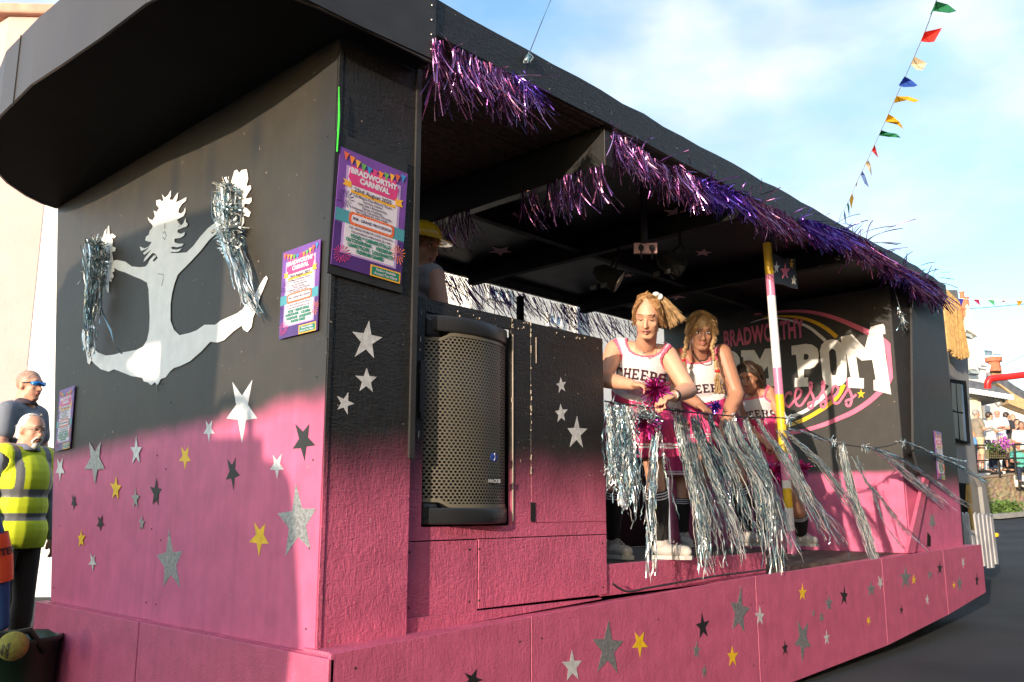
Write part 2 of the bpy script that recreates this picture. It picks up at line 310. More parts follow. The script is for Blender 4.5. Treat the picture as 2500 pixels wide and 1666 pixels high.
# loudspeaker panel
YP = 2.84
m = MB()
m.box((2.362, YP, .965), (2.4597, YP+.02, 2.005)); m.box((2.4597, YP, 1.945), (3.0074, YP+.02, 2.003)); m.box((2.4597, YP, .966), (3.0074, YP+.02, 1.02))
part('speaker_panel', m, M['side'], FL)
m = MB(); m.box((3.0084, YP-.002, 1.03), (3.1393, YP+.018, 2.001)); part('speaker_panel_strip', m, M['side'], FL)
m = MB(); m.box((3.1443, YP-.003, 1.03), (3.7276, YP+.02, 2.0)); part('speaker_panel_board', m, M['side'], FL, bevel=.003)
m = MB(); m.box((3.0079, YP-.001, .967), (3.7276, YP+.02, 1.029)); part('speaker_panel_rail', m, M['side'], FL)
m = MB(); m.box((2.362, YP, .655), (2.7914, YP+.02, .960)); part('lower_panel_board', m, M['side_pink'], FL, bevel=.002)
m = MB(); m.box((2.7974, YP-.001, .665), (3.7276, YP+.02, .962)); part('lower_panel_board', m, M['side_pink'], FL, bevel=.002)
m = MB(); m.slab([[(2.362, YP-.02, .60), (3.6515, YP-.02, .647), (3.6515, YP-.02, .652), (2.362, YP-.02, .662)]], (0, .018, 0)); part('wedge_board', m, M['side_pink'], FL)
m = MB(); m.box((2.352, YP-.03, .62), (2.37, YP-.001, 1.30)); part('gap_batten', m, M['side_pink'], FL)
m = MB(); m.box((2.43, YP-.012, 1.50), (2.458, YP-.001, 1.72)); m.box((2.436, YP-.014, 1.475), (2.455, YP-.002, 1.497)); part('latch_strip', m, M['hoodside'], FL)
m = MB(); m.box((3.1372, YP-.006, 1.035), (3.1697, YP-.004, 1.125)); part('tape_patch', m, M['black'], FL)
m = MB()       # chips of bare wood and white filler along the joints
for k in range(46):
    x = random.choice([2.43, 3.1423, 3.0125, 3.0084, 3.1423]); z = random.uniform(1.25, 1.99); l = random.uniform(.004, .022)
    m.box((x+random.uniform(-.004, .004), YP-.0065, z), (x+random.uniform(.003, .006), YP-.004, z+l))
for k in range(16):
    x = random.uniform(2.45, 3.6); z = random.uniform(1.955, 1.998); s = random.uniform(.002, .006); m.box((x, YP-.0065, z-s), (x+s, YP-.004, z+s*.6))
m.box((3.0104, YP-.007, 1.04), (3.0165, YP-.004, 1.92)); m.box((3.1798, YP-.0075, 1.80), (3.1829, YP-.005, 1.93))
part('paint_chips', m, M['chip'], FL)
m = MB(); m.box((2.38, YP+.021, .70), (2.42, YP+.40, 1.99)); m.box((3.63, YP+.021, .70), (3.67, YP+.06, 1.98)); m.box((2.4597, YP+.24, .70), (3.6718, YP+.26, 1.97)); part('panel_frame', m, M['matt'], FL)
# skirt along the side
def skz(x): return .60+(x-1.9)*.034 if x < 4.7 else .695+(x-4.7)*.012
seams = [1.89, 2.93, 4.93, 6.9, 8.3, 9.42]
for a, b in zip(seams, seams[1:]):
    za_ = .03 if a < 5.5 else .03+(a-5.5)*.045 if a < 7.6 else .125+(a-7.6)*.10
    zb_ = .03 if b < 5.5 else .03+(b-5.5)*.045 if b < 7.6 else .125+(b-7.6)*.10
    m = MB(); m.slab([[(a+.004, YSK, za_), (b-.002, YSK, zb_), (b-.002, YSK, skz(b)), (a+.004, YSK, skz(a))]], (0, .02, 0)); part('skirt_board', m, M['skirt'], FL, bevel=.002)
m = MB(); m.slab([[(1.92, YSK+.021, skz(1.9)-.003), (9.42, YSK+.021, skz(9.42)-.003), (9.42, YS+.06, skz(9.42)-.004), (1.92, YS+.06, skz(1.9)-.004)]], (0, 0, -.02)); part('skirt_ledge', m, M['side_pink'], FL)
m = MB(); m.slab([[(9.40, YSK+.02, .29), (9.40, 5.4, .29), (9.40, 5.4, .70), (9.40, YSK+.02, .70)]], (.019, 0, 0)); part('end_skirt', m, M['skirt'], FL)
# stage
m = MB(); m.box((3.68, 2.87, .74), (5.44, 5.38, .81)); m.box((2.37, 3.14, .70), (3.68, 5.38, .81)); part('stage_deck', m, M['deck'], FL)
m = MB(); m.box((3.68, 2.848, .655), (5.45, 2.869, .812)); part('stage_edge_board', m, M['side_pink'], FL, bevel=.002)
m = MB(); m.box((5.46, 2.87, .66), (9.39, 5.40, .705)); part('lower_deck', m, M['dirt'], FL)
# rear wall facing the stage, upper and lower boards
m = MB(); m.box((XR, 2.90, .706), (XR+.02, 5.38, 3.14)); rear = part('rear_wall', m, M['rearp'], FL)
m = MB(); m.box((XR-.03, 2.875, 1.45), (XR-.001, 2.905, 3.14)); part('corner_post', m, M['endp'], FL)
m = MB(); m.slab([[(8.172, 2.872, .71), (8.62, 2.782, .71), (8.62, 2.782, 3.14), (8.172, 2.872, 3.14)]], (.002, .012, 0)); part('corner_board', m, M['endp'], FL)
# end box beside the rear wall
q = [U(p, Y=2.78) for p in [(2226, 700), (2300, 729), (2330, 1040), (2352, 1342), (2214, 1349), (2252, 1185), (2231, 1100)]]
m = MB(); m.slab([q], (0, .02, 0)); part('end_panel', m, M['endp'], FL)
m = MB(); m.slab([[U(p, Y=2.775) for p in [(2262, 1165), (2250, 1165), (2207, 1350), (2225, 1350)]]], (0, -.03, 0)); part('diagonal_brace', m, M['side_pink'], FL)
m = MB(); m.slab([[U(p, Y=2.774) for p in [(2264, 1300), (2271, 1310), (2271, 1334), (2263, 1334)]]], (0, -.004, 0)); part('hand_slot', m, M['matt'], FL)
m = MB(); m.slab([[(8.9, 2.80, .71), (9.42, 2.80, .71), (9.42, 2.80, 3.15), (8.9, 2.80, 3.15)]], (0, 2.5, 0)); part('end_box', m, M['black'], FL)
# roof: ceiling, fascias, rafters
m = MB()
n = 34; top = []; bot = []
for i in range(n+1):
    x = 2.34+(9.19-2.34)*i/n; t = 3.325+random.uniform(-.009, .009)+(.0 if x < 8.3 else -.04*(x-8.3))
    top.append((x, 2.68, t)); bot.append((x, 2.68, 3.155+random.uniform(-.003, .003)))
m.slab([bot+top[::-1]], (0, .03, 0)); part('side_fascia', m, M['blackosb'], FL)
m = MB(); m.box((2.34, 5.40, 3.09), (9.2, 5.43, 3.325)); part('far_fascia', m, M['blackosb'], FL)
m = MB(); m.slab([[(1.9, 2.711, 3.30), (1.9, 5.39, 3.30), (9.2, 5.39, 3.27), (9.2, 2.711, 3.27)]], (0, 0, .02)); part('roof_sheet', m, M['matt'], FL)
m = MB(); m.box((3.66, 2.712, 3.165), (9.18, 5.39, 3.18)); part('ceiling_cloth', m, mat('black_cloth', (.005, .0045, .005), .5, var=.4, vscale=2, bump=.6, bscale=4, spec=.15), FL)
m = MB()
for k in range(100):          # reed mat under the front roof bay
    y = 2.715+k*.0262; m.tube([(2.20, y, 3.165+random.uniform(-.004, .004)), (3.60, y+random.uniform(-.01, .01), 3.165+random.uniform(-.004, .004))], .0125, 5)
part('reed_ceiling', m, mat('dark_reed', (.075, .048, .032), .6, var=.5, vscale=30), FL)
for x, z0 in ((3.62, 2.93), (5.15, 3.02), (6.7, 3.02)):
    m = MB(); m.box((x, 2.715, z0), (x+.07, 5.385, 3.163)); part('rafter', m, M['black'] if x < 4 else M['matt'], FL, bevel=.003)
m = MB(); m.box((3.7, 4.10, 3.06), (8.19, 4.16, 3.164)); part('ridge_beam', m, M['matt'], FL)
def ceiling_star(p, wd, ht, rot):
    m = MB(); m.slab([[U(q, Z=3.162) for q in star_pts(p[0], p[1], wd, ht, rot)]], (0, 0, -.004)); part('ceiling_star', m, M['starpink'], FL)
ceiling_star(zo(790, 1113), 64, 23, 180); ceiling_star(zo(890, 815), 52, 26, 20); ceiling_star(zf(-5, 735), 60, 24, 10); ceiling_star(zf(225, 1065), 46, 18, 80)
ceiling_star(zf(1190, 1075), 16, 7, 30); ceiling_star(z7(2190, 665), 50, 18, 180); ceiling_star(z7(1810, 497), 26, 9, 0)
# hood over the front
zt_, zb_ = 3.36, 3.03
pl = [(1.94, 5.93), (1.84, 5.90), (1.72, 5.82), (1.56, 5.66), (1.40, 5.42), (1.29, 5.1), (1.225, 4.68), (1.215, 4.2), (1.222, 3.83), (1.235, 3.45), (1.258, 3.1), (1.32, 2.84), (1.45, 2.71), (1.74, 2.675), (2.335, 2.675), (2.335, 2.79), (1.95, 2.79), (1.95, 5.93)]
m = MB(); m.slab([[(x, y, zb_+(.0 if y > 2.8 else -.012)) for x, y in pl]], (0, 0, .012)); part('hood_underside', m, M['matt'], FL)
m = MB(); zz = []
for i, (x, y) in enumerate(pl[:15]):
    zz.append((x, y, zb_-.004-(.05*math.sin((y-2.7)*2.2) if 2.9 < y < 4.2 else 0)-(.02 if y < 2.9 else 0)))
    zz.append((x, y, zt_+.02*math.sin(y*3)))
for i in range(14):
    a, b, c, d = zz[2*i], zz[2*i+2], zz[2*i+3], zz[2*i+1]
    m.add([a, b, c, d], [(0, 1, 2, 3)])
hf = part('hood_fascia', m, [M['hood']], FL)
so = hf.modifiers.new('thick', 'SOLIDIFY'); so.thickness = .012; so.offset = 0
m = MB(); m.slab([[(1.93, 2.674, 3.01), (2.336, 2.674, 3.02), (2.336, 2.674, 3.5), (1.25, 2.674, 3.5), (1.5, 2.674, 3.015)]], (0, -.012, 0)); part('hood_side_board', m, M['hoodside'], FL)
m = MB()
for z in (3.06, 3.13, 3.20, 3.27): m.ball((2.31, 2.66, z), .005, 6, 4)
part('screw_heads', m, M['steel'], FL)
# candy-striped pole with its little flag board
pa, pb = U((1872, 588), Y=2.93), U((1934, 1352), Y=2.93)
stripes = [(0, .115, 'yellow'), (.115, .185, 'pinkpole'), (.185, .42, 'white'), (.42, .505, 'pinkpole'), (.505, .70, 'yellow'), (.70, .775, 'pinkpole'), (.775, .80, 'white'), (.80, .86, 'yellow'), (.86, .93, 'white'), (.93, 1.0, 'pinkpole')]
mats = [M['yellow'], M['pinkpole'], M['white']]; m = MB(); mi = []
for a, b, c in stripes:
    n0 = len(m.f); m.tube([pa.lerp(pb, a), pa.lerp(pb, b)], .031, 18, False); mi += [['yellow', 'pinkpole', 'white'].index(c)]*(len(m.f)-n0)
pole = part('striped_pole', m, mats, FL, True)
for i, pp in enumerate(pole.data.polygons): pp.material_index = mi[i]
m = MB(); m.tube([pa+Vector((0, 0, .12)), pa+Vector((0, 0, -.02))], [.045, .035], 10); part('pole_bracket', m, M['rubber'], pole)
m = MB(); q = [U(zf(x, y), Y=2.9) for x, y in [(780, 1070), (835, 1085), (885, 1115), (980, 1118), (1003, 1365), (940, 1350), (880, 1325), (808, 1318), (805, 1290), (795, 1180)]]
m.slab([q], (0, .012, 0)); fb = part('flag_board', m, M['black'], pole)
for x, y, a, b, r, c in [(825, 1190, 45, 95, 0, 'pale_silver'), (897, 1222, 76, 140, 0, 'pinkp'), (948, 1162, 36, 68, 8, 'yellow'), (968, 1292, 48, 88, 4, 'cream')]:
    m = MB(); m.slab([[U(zf(*p), Y=2.898) for p in star_pts(x, y, a, b, r)]], (0, -.002, 0)); part('painted_star', m, M[c], fb)
# white post at the far side
a = U((1270, 668), Y=5.3); m = MB(); m.tube([(a.x, 5.3, 3.0), (a.x, 5.3, 2.72)], .035, 10); m.tube([(a.x, 5.3, 2.745), (a.x, 5.3, 2.70)], .06, 10); part('post_collar', m, M['matt'], FL, True)
m = MB(); m.tube([(a.x, 5.3, 2.70), (a.x, 5.3, .82)], .03, 10); part('far_post', m, M['white'], FL, True)
m = MB(); m.box((2.4, 5.382, .707), (8.15, 5.398, 1.75)); part('far_side_board', m, M['black'], FL)
# running gear under the skirt
m = MB(); m.box((2.2, 3.2, .45), (9.2, 3.32, .64)); m.box((2.2, 4.8, .45), (9.2, 4.92, .64))
for x in (3, 4.5, 6, 7.5, 9): m.box((x, 3.33, .50), (x+.1, 4.79, .60))
part('chassis', m, M['matt'], FL)
for x in (6.1, 7.05):
    for y in (2.95, 4.95):
        m = MB()
        pr = [(0, .16), (.0, .24), (.02, .31), (.05, .34), (.17, .34), (.2, .31), (.22, .24), (.22, .16)]; nn = 28
        vs = []; fs = []
        for k in range(nn):
            t = 2*math.pi*k/nn
            for (dy, r) in pr: vs.append((x+r*math.cos(t), y+dy, .35+r*math.sin(t)))
        for k in range(nn):
            for j in range(len(pr)-1):
                a, b = k*len(pr)+j, ((k+1) % nn)*len(pr)+j; fs.append((a, a+1, b+1, b))
        m.add(vs, fs); wh = part('wheel', m, M['rubber'], FL, True)
        m = MB(); m.tube([(x, y+.03, .35), (x, y+.19, .35)], .165, 20); m.tube([(x, y+.0, .35), (x, y+.03, .35)], .06, 12); part('rim', m, M['steel'], wh)
# painted stars
def stars(lst, zoom, par, **pl):
    off = Vector((-.0006, 0, 0)) if 'X' in pl else Vector((0, -.0006, 0))
    for x, y, a, b, r, c in lst:
        m = MB(); m.slab([[U(zoom(*p), **pl) for p in star_pts(x, y, a, b, r)]], off); part('painted_star', m, M[c], par)
stars([(1070, 358, 140, 275, 180, 'pale_silver'), (420, 590, 90, 215, 180, 'silver'), (602, 548, 54, 120, 0, 'pale_silver'), (924, 452, 48, 100, 180, 'pale_silver'), (265, 625, 42, 110, 180, 'pale_silver'),
       (1225, 610, 66, 118, 180, 'pale_silver'), (410, 1035, 36, 80, 180, 'pale_silver'), (818, 573, 56, 108, 180, 'yellow'), (512, 713, 50, 112, 5, 'yellow'), (359, 934, 36, 82, 0, 'yellow'),
       (1147, 926, 84, 155, 183, 'yellow'), (1342, 500, 102, 175, 175, 'black'), (1028, 640, 66, 152, 172, 'black'), (326, 772, 26, 76, 180, 'black'), (443, 864, 34, 78, 176, 'black'),
       (689, 732, 50, 132, 4, 'black'), (599, 758, 36, 94, 0, 'silver'), (627, 865, 28, 72, 5, 'silver'), (753, 1038, 122, 262, -5, 'silver'), (1315, 860, 184, 318, -4, 'silver')], z2, front, X=XF-.0046)
stars([(197, 260, 128, 162, 8, 'pale_silver'), (195, 425, 92, 108, 2, 'pale_silver'), (106, 520, 76, 90, 20, 'pale_silver')], z5, FL, Y=YS-.001)
stars([(1006, 445, 46, 68, -8, 'pale_silver'), (1005, 562, 54, 82, -4, 'pale_silver'), (1070, 645, 84, 126, 2, 'pale_silver')], z5, FL, Y=YP-.004)
stars([(268, 1132, 128, 290, 8, 'silver'), (395, 1160, 60, 120, 0, 'pale_silver'), (40, 1222, 84, 160, -8, 'black'), (660, 1012, 50, 105, 0, 'yellow'), (823, 1078, 50, 110, -4, 'silver'), (919, 1033, 52, 122, 3, 'black'),
       (728, 1140, 22, 56, 0, 'silver'), (778, 1165, 36, 75, 180, 'silver'), (660, 1300, 110, 262, 182, 'silver'), (810, 1293, 38, 92, -4, 'pale_silver'), (551, 1357, 40, 95, -6, 'black'), (225, 1408, 68, 132, -2, 'yellow'),
       (1070, 1185, 30, 58, 180, 'yellow'), (1087, 990, 56, 100, 0, 'silver'), (1143, 950, 36, 90, 180, 'pale_silver'), (1300, 920, 72, 140, 0, 'silver'), (1351, 930, 30, 60, 0, 'yellow'), (1513, 860, 34, 85, 0, 'black'),
       (1450, 900, 30, 66, 0, 'silver'), (1658, 825, 22, 70, 180, 'pale_silver'), (1600, 965, 20, 44, 0, 'yellow'), (1635, 955, 36, 112, 0, 'silver'), (1743, 935, 24, 88, 0, 'black'), (1435, 1055, 22, 65, 0, 'pale_silver'),
       (1274, 1120, 22, 56, 0, 'black'), (0, 1370, 52, 110, 4, 'silver'), (50, 1500, 38, 88, 0, 'silver')], zr, FL, Y=YSK-.001)
zd = lambda x, y: (x/.9412, y/.9412)
stars([(1397, 1491, 74, 122, 2, 'silver'), (1470, 1478, 36, 62, 178, 'yellow'), (1315, 1532, 46, 76, -3, 'pale_silver'), (1086, 1562, 44, 46, 20, 'black')], zd, FL, Y=YSK-.001)
stars([(1465, 570, 50, 125, 180, 'silver')], zr, FL, Y=2.779)
# white dancer silhouette on the front
def cut(name, pts, zoom, m_, par, off, holes=(), **pl):
    m = MB(); m.slab([[U(zoom(*p), **pl) for p in pts]]+[[U(zoom(*p), **pl) for p in h] for h in holes], off); return part(name, m, m_, par)
fig = [(690,430),(668,405),(658,380),(672,395),(690,400),(705,375),(696,340),(715,350),(730,325),(713,305),(712,278),(735,272),(748,285),(757,275),(748,240),(765,262),(785,245),(803,215),(802,250),(792,272),(815,275),(830,250),(847,228),(842,265),(832,290),(858,280),(898,258),(895,280),(870,300),(852,330),(847,352),(865,360),(883,345),(890,322),(892,350),(880,375),(860,386),(838,398),(850,418),(865,432),(880,418),(893,385),(895,410),(908,425),(898,440),(875,446),(858,455),(845,458),(842,475),(865,484),(890,472),(884,495),(860,510),(825,514),(824,536),(850,545),(882,545),(870,560),(840,567),(815,562),(802,568),(812,580),(840,582),(868,574),(855,590),(830,597),(805,594),(803,602),(850,603),(900,598),(940,560),(985,500),(1030,450),(1090,405),(1100,440),(1085,480),(1040,520),(985,590),(930,650),(880,700),(845,735),(825,790),(810,850),(800,920),(800,1020),(820,1075),(855,1110),(920,1095),(960,1080),(1010,1045),(1075,1045),(1110,1020),(1210,975),(1245,950),(1265,920),(1320,860),(1345,810),(1375,760),(1392,743),(1400,760),(1380,810),(1355,870),(1335,940),(1310,1000),(1300,1060),(1275,1090),(1250,1075),(1240,1050),(1195,1080),(1130,1140),(1090,1155),(1045,1150),(990,1210),(920,1270),(860,1300),(820,1312),(795,1335),(770,1370),(740,1380),(725,1410),(715,1415),(705,1400),(680,1418),(660,1400),(635,1395),(625,1372),(560,1362),(480,1330),(450,1320),(420,1335),(370,1320),(330,1285),(312,1265),(300,1290),(288,1280),(280,1220),(262,1170),(252,1110),(258,1070),(270,1085),(300,1160),(325,1185),(350,1215),(400,1235),(450,1230),(490,1218),(540,1210),(590,1200),(630,1180),(655,1140),(668,1080),(672,1000),(668,900),(665,830),(655,785),(620,765),(570,745),(520,722),(480,710),(445,690),(448,650),(470,645),(520,655),(560,685),(610,690),(645,686),(660,670),(672,645),(700,615),(712,622),(690,650),(700,655),(722,632),(705,606),(690,602),(655,640),(633,658),(640,635),(668,600),(684,580),(640,612),(629,605),(655,582),(672,562),(640,582),(618,590),(610,562),(640,574),(665,562),(685,535),(664,532),(644,524),(650,500),(666,490),(672,465),(688,448)]
NX = Vector((-.0006, 0, 0))
cut('painted_dancer', fig, z3, M['white'], front, NX, X=XF-.0046)
lw = [(370,520),(385,500),(392,470),(405,450),(402,490),(412,480),(413,440),(420,433),(424,490),(440,482),(465,500),(450,512),(438,505),(445,530),(440,560),(462,570),(458,590),(440,595),(445,640),(450,690),(455,715),(440,722),(450,745),(443,760),(432,750),(438,780),(420,775),(420,845),(410,845),(400,800),(390,700),(385,600),(380,560)]
rw = [(1175,160),(1195,95),(1210,88),(1225,108),(1240,90),(1270,85),(1275,110),(1280,145),(1268,190),(1295,185),(1298,205),(1275,240),(1262,268),(1300,260),(1300,285),(1285,300),(1258,297),(1255,320),(1270,325),(1295,350),(1285,380),(1252,370),(1255,420),(1240,440),(1225,380),(1215,250)]
cut('painted_wing', lw, z3, M['white'], front, NX, X=XF-.0050); cut('painted_wing', rw, z3, M['white'], front, NX, X=XF-.0050)
m = MB()
for l in ([(722,730),(757,735),(754,770),(745,805)], [(752,480),(765,470),(775,495),(765,520),(752,505)], [(765,420),(765,450)], [(845,400),(862,425),(850,440)], [(715,1415),(716,1460)]):
    q = [U(z3(*p), X=XF-.0056) for p in l]; m.tube(q, .002, 6)
part('drips', m, M['grey'], front)
# lettering on the rear wall
RW = XR-.002; off = Vector((-.004, 0, 0))
def band(pts, wds, c, x=RW):
    P3 = [Vector((a, b)) for a, b in pts]; n0 = len(P3)-1; w3 = wds; P2 = []; wds = []; l = []; r = []
    for i in range(n0*5+1):
        k = min(i//5, n0-1); t = i/5-k; a, b, c2, d2 = P3[max(k-1, 0)], P3[k], P3[k+1], P3[min(k+2, n0)]
        P2.append(.5*((2*b)+(c2-a)*t+(2*a-5*b+4*c2-d2)*t*t+(3*b-a-3*c2+d2)*t**3)); wds.append(w3[k]*(1-t)+w3[k+1]*t)
    for i, p in enumerate(P2):
        d = (P2[min(i+1, len(P2)-1)]-P2[max(i-1, 0)]).normalized(); nrm = Vector((-d.y, d.x)); wd = wds[i] if isinstance(wds, (list, tuple)) else wds
        l.append(p+nrm*wd/2); r.append(p-nrm*wd/2)
    m = MB(); o = [U(zt(*p), X=x) for p in l+r]; n = len(l); e = [p+off*.5 for p in o]
    fs = [];
    for i in range(n-1):
        a, b, c2, d2 = i, i+1, n+i+1, n+i
        fs += [(a, b, c2, d2), (a+2*n, b+2*n, c2+2*n, d2+2*n), (a, b, b+2*n, a+2*n), (d2, c2, c2+2*n, d2+2*n)]
    m.add(o+e, fs); return part('painted_swoosh', m, M[c], rear)
band([(560,110),(700,92),(900,78),(1080,86),(1250,120),(1400,172),(1550,238),(1680,300),(1790,370),(1845,440),(1868,540),(1862,640),(1835,740),(1790,815),(1740,868),(1640,955),(1500,1045),(1350,1112),(1200,1172),(1000,1228),(800,1262)], [12,16,24,30,36,42,48,56,66,76,84,84,70,60,50,48,46,42,40,36,30], 'pinkp')
band([(520,190),(650,152),(800,150),(950,182),(1080,235),(1180,312),(1235,362)], [4,8,14,22,28,30,32], 'white')
band([(1300,792),(1250,860),(1180,930),(1050,1030),(900,1090),(760,1120)], [44,42,38,34,30,26], 'white')
band([(640,140),(800,127),(1000,142),(1150,192),(1260,256),(1345,328)], [6,16,26,34,38,40], 'yellow', RW-.001)
band([(1412,780),(1380,850),(1330,920),(1230,1000),(1080,1092),(950,1150),(800,1190)], [42,42,40,40,38,36,30], 'yellow', RW-.001)
def letter(o, holes=(), x=RW-.004, dx=0): cut('painted_letter', [(a+dx, b) for a, b in o], zt, M['white'], rear, off, [[(a+dx, b) for a, b in h] for h in holes], X=x)
letter([(912,412),(1050,392),(1110,400),(1160,435),(1173,500),(1165,570),(1130,615),(1085,632),(1032,634),(1030,715),(1070,715),(1075,800),(942,808),(945,720),(980,718),(955,495),(915,500)], [[(1030,490),(1060,487),(1078,505),(1075,530),(1060,545),(1028,545)]])
O = [(1183,460),(1200,400),(1240,360),(1300,348),(1350,358),(1395,390),(1425,440),(1440,560),(1442,680),(1435,745),(1400,785),(1340,800),(1270,795),(1230,770),(1210,710),(1200,600)]
OH = [(1270,470),(1290,440),(1310,440),(1335,460),(1345,540),(1348,640),(1340,685),(1320,697),(1300,690),(1285,640),(1275,540)]
letter(O, [OH])
letter([(1385,325),(1490,300),(1615,432),(1668,230),(1790,200),(1805,225),(1812,298),(1785,300),(1845,730),(1867,878),(1700,835),(1698,740),(1720,735),(1685,545),(1585,552),(1530,510),(1560,720),(1605,722),(1605,820),(1460,812),(1452,715),(1480,712),(1440,500),(1410,410),(1390,400)], x=RW-.006)
letter([(430,455),(555,450),(610,545),(660,440),(785,428),(787,505),(755,510),(765,715),(800,718),(802,800),(672,795),(670,725),(697,722),(684,600),(625,690),(560,690),(510,600),(515,725),(550,728),(550,795),(430,790),(432,725),(460,722),(450,520),(430,515)])
def sq(o, ax, bx, ay, by): return [((x-1183)*ax+bx, (y-348)*ay+by) for x, y in o]
letter(sq(O, .78, 225, .78, 455), [sq(OH, .78, 225, .78, 455)])
letter([(x*.75-640, y*.78+165) for x, y in [(912,412),(1050,392),(1110,400),(1160,435),(1173,500),(1165,570),(1130,615),(1085,632),(1032,634),(1030,715),(1070,715),(1075,800),(942,808),(945,720),(980,718),(955,495),(915,500)]])
t = text_mb('BRADWORTHY', 1, .035, 1.0, 'LEFT', 1.05); wdt = max(v.x for v in t.v)
a, b, c = U(zt(262, 422), X=RW-.003), U(zt(1040, 318), X=RW-.003), U(zt(258, 335), X=RW-.003)
def wall(v):
    u = v.x/wdt; p = a.lerp(b, u); return p+Vector((0, 0, 1))*(v.y/.73*(.175+.02*u))
part('painted_lettering', place(t, wall), M['pinkp'], rear)
# the looping word under the letters, brushed in one width
cur = {'P': [[(.1,0),(.25,.5),(.35,1),(.5,1.25),(.8,1.2),(.85,.9),(.6,.65),(.35,.6)]], 'r': [[(0,.1),(.2,.45),(.25,.6),(.35,.45),(.55,.5),(.5,.2),(.6,0),(.8,.15)]],
       'i': [[(0,.1),(.2,.5),(.15,.1),(.25,0),(.45,.15)]], 'n': [[(0,.1),(.15,.5),(.1,0),(.25,.4),(.45,.5),(.45,.1),(.55,0),(.75,.15)]],
       'c': [[(.0,.1),(.3,.45),(.5,.5),(.55,.4),(.4,.5),(.15,.3),(.2,.05),(.4,-.02),(.7,.2)]], 'e': [[(0,.15),(.35,.3),(.5,.5),(.3,.62),(.12,.35),(.2,.03),(.45,0),(.75,.25)]],
       's': [[(0,.15),(.35,.5),(.45,.75),(.33,.78),(.36,.5),(.5,.2),(.4,-.1),(.22,-.12),(.2,.05),(.45,.1),(.75,.25)]]}
adv = {'P': .8, 'r': .75, 'i': .42, 'n': .72, 'c': .62, 'e': .66, 's': .68}
xs = 0; m = MB(); tot = sum(adv[k] for k in 'Princesses'); a, b = U(zt(395, 1020), X=RW-.007), U(zt(1525, 945), X=RW-.007)
for ch in 'Princesses':
    for st in cur[ch]:
        pts = [Vector((xs+x, y, 0)) for x, y in st]; fine = []
        for i in range(len(pts)-1):
            p0, p1, p2, p3 = pts[max(i-1, 0)], pts[i], pts[i+1], pts[min(i+2, len(pts)-1)]
            for k in range(4):
                t_ = k/4; fine.append(.5*((2*p1)+(p2-p0)*t_+(2*p0-5*p1+4*p2-p3)*t_*t_+(3*p1-p0-3*p2+p3)*t_**3))
        fine.append(pts[-1]); q = [a.lerp(b, p.x/tot)+Vector((0, 0, 1))*p.y*.27 for p in fine]
        m.tube(q, .0135, 6)
    xs += adv[ch]
part('painted_script', place(m, lambda v: Vector((RW-.007+(v.x-(RW-.007))*.2, v.y, v.z))), M['pinkp'], rear)
m = MB(); m.slab([[U(zt(*p), X=RW-.003) for p in star_pts(1578, 872, 78, 88, 0)]], off); part('painted_star', m, M['yellow'], rear)

# screws along the board edges, a seam on the hood
def screws(pts, nrm, name='screw_heads', par=FL):
    m = MB()
    for p in pts: m.tube([Vector(p), Vector(p)+Vector(nrm)*.0015], .0045, 7)
    part(name, m, M['rubber'], par)
screws([(XF-.004, y, z) for y in (2.87, 4.09) for z in (.66, .95, 1.28, 1.6)]+[(XF-.001, 4.2, z) for z in (.66, 1.0, 1.35, 1.7, 2.1, 2.5)]+[(XF-.001, 2.87, z) for z in (1.9, 2.25, 2.6, 2.95)]+[(XF-.001, 5.36, z) for z in (.66, 1.0, 1.3)], (-1, 0, 0))
screws([(x, YSK, z) for x in (2.0, 2.86, 3.0, 3.9, 4.86, 5.0, 5.9, 6.83, 6.97, 8.2, 8.37, 9.3) for z in (.54, .20) if z > .3 or x < 6]+[(x, YP-.001, z) for x in (2.40, 2.74, 2.80, 3.69) for z in (.70, .92)], (0, -1, 0))
m = MB(); m.box((1.2095, 4.44, 3.0), (1.2145, 4.446, 3.37)); part('hood_seam', m, M['rubber'], FL)
# ------------------------------------------------------------ loudspeaker in its hole
def spart(n, mb, m_, par, *a, **k):
    if id(mb) not in _seen: mb.v = [v+Vector((.037, 0, 0)) for v in mb.v]; _seen.add(id(mb)); _keep.append(mb)
    return part(n, mb, m_, par, *a, **k)
_seen = set(); _keep = []
SP = thing('loudspeaker', (2.69, 2.98, 1.03), 'tall loudspeaker with curved perforated metal grille set in the black and pink panel', 'loudspeaker')
def arc(u, d=0): return 2.868-.075*(1-(2*u-1)**2)+d         # bowed front
def bowed(x0, x1, z0, z1, d0, back, n=20, zt=None):
    vs = []; fs = []
    for i in range(n+1):
        u = i/n; x = x0+(x1-x0)*u; uu = (x-2.435)/(2.955-2.435); y = arc(uu, d0)
        vs += [(x, y, z0), (x, y, z1), (x, back, z1), (x, back, z0)]
    for i in range(n):
        a = 4*i; b = a+4
        fs += [(a, b, b+1, a+1), (a+1, b+1, b+2, a+2), (a+2, b+2, b+3, a+3), (a+3, b+3, b, a)]
    fs += [(0, 1, 2, 3), (4*n, 4*n+3, 4*n+2, 4*n+1)]
    return MB().add(vs, fs)
plast = mat('speaker_plastic', (.02, .021, .023), .35, bump=.1, bscale=200)
spart('cabinet', bowed(2.437, 2.953, 1.04, 1.93, .03, 3.08), plast, SP, True)
spart('top_cap', bowed(2.432, 2.958, 1.865, 1.938, -.018, 3.07), plast, SP, True, bevel=.008)
spart('bottom_cap', bowed(2.432, 2.958, 1.030, 1.10, -.018, 3.07), plast, SP, True, bevel=.008)
for z0, z1, x0 in ((1.835, 1.925, 2.434), (1.045, 1.12, 2.434)):
    m = MB(); m.box((x0, arc(0)-.032, z0), (x0+.085, arc(0)+.05, z1)); spart('corner_guard', m, plast, SP, bevel=.015)
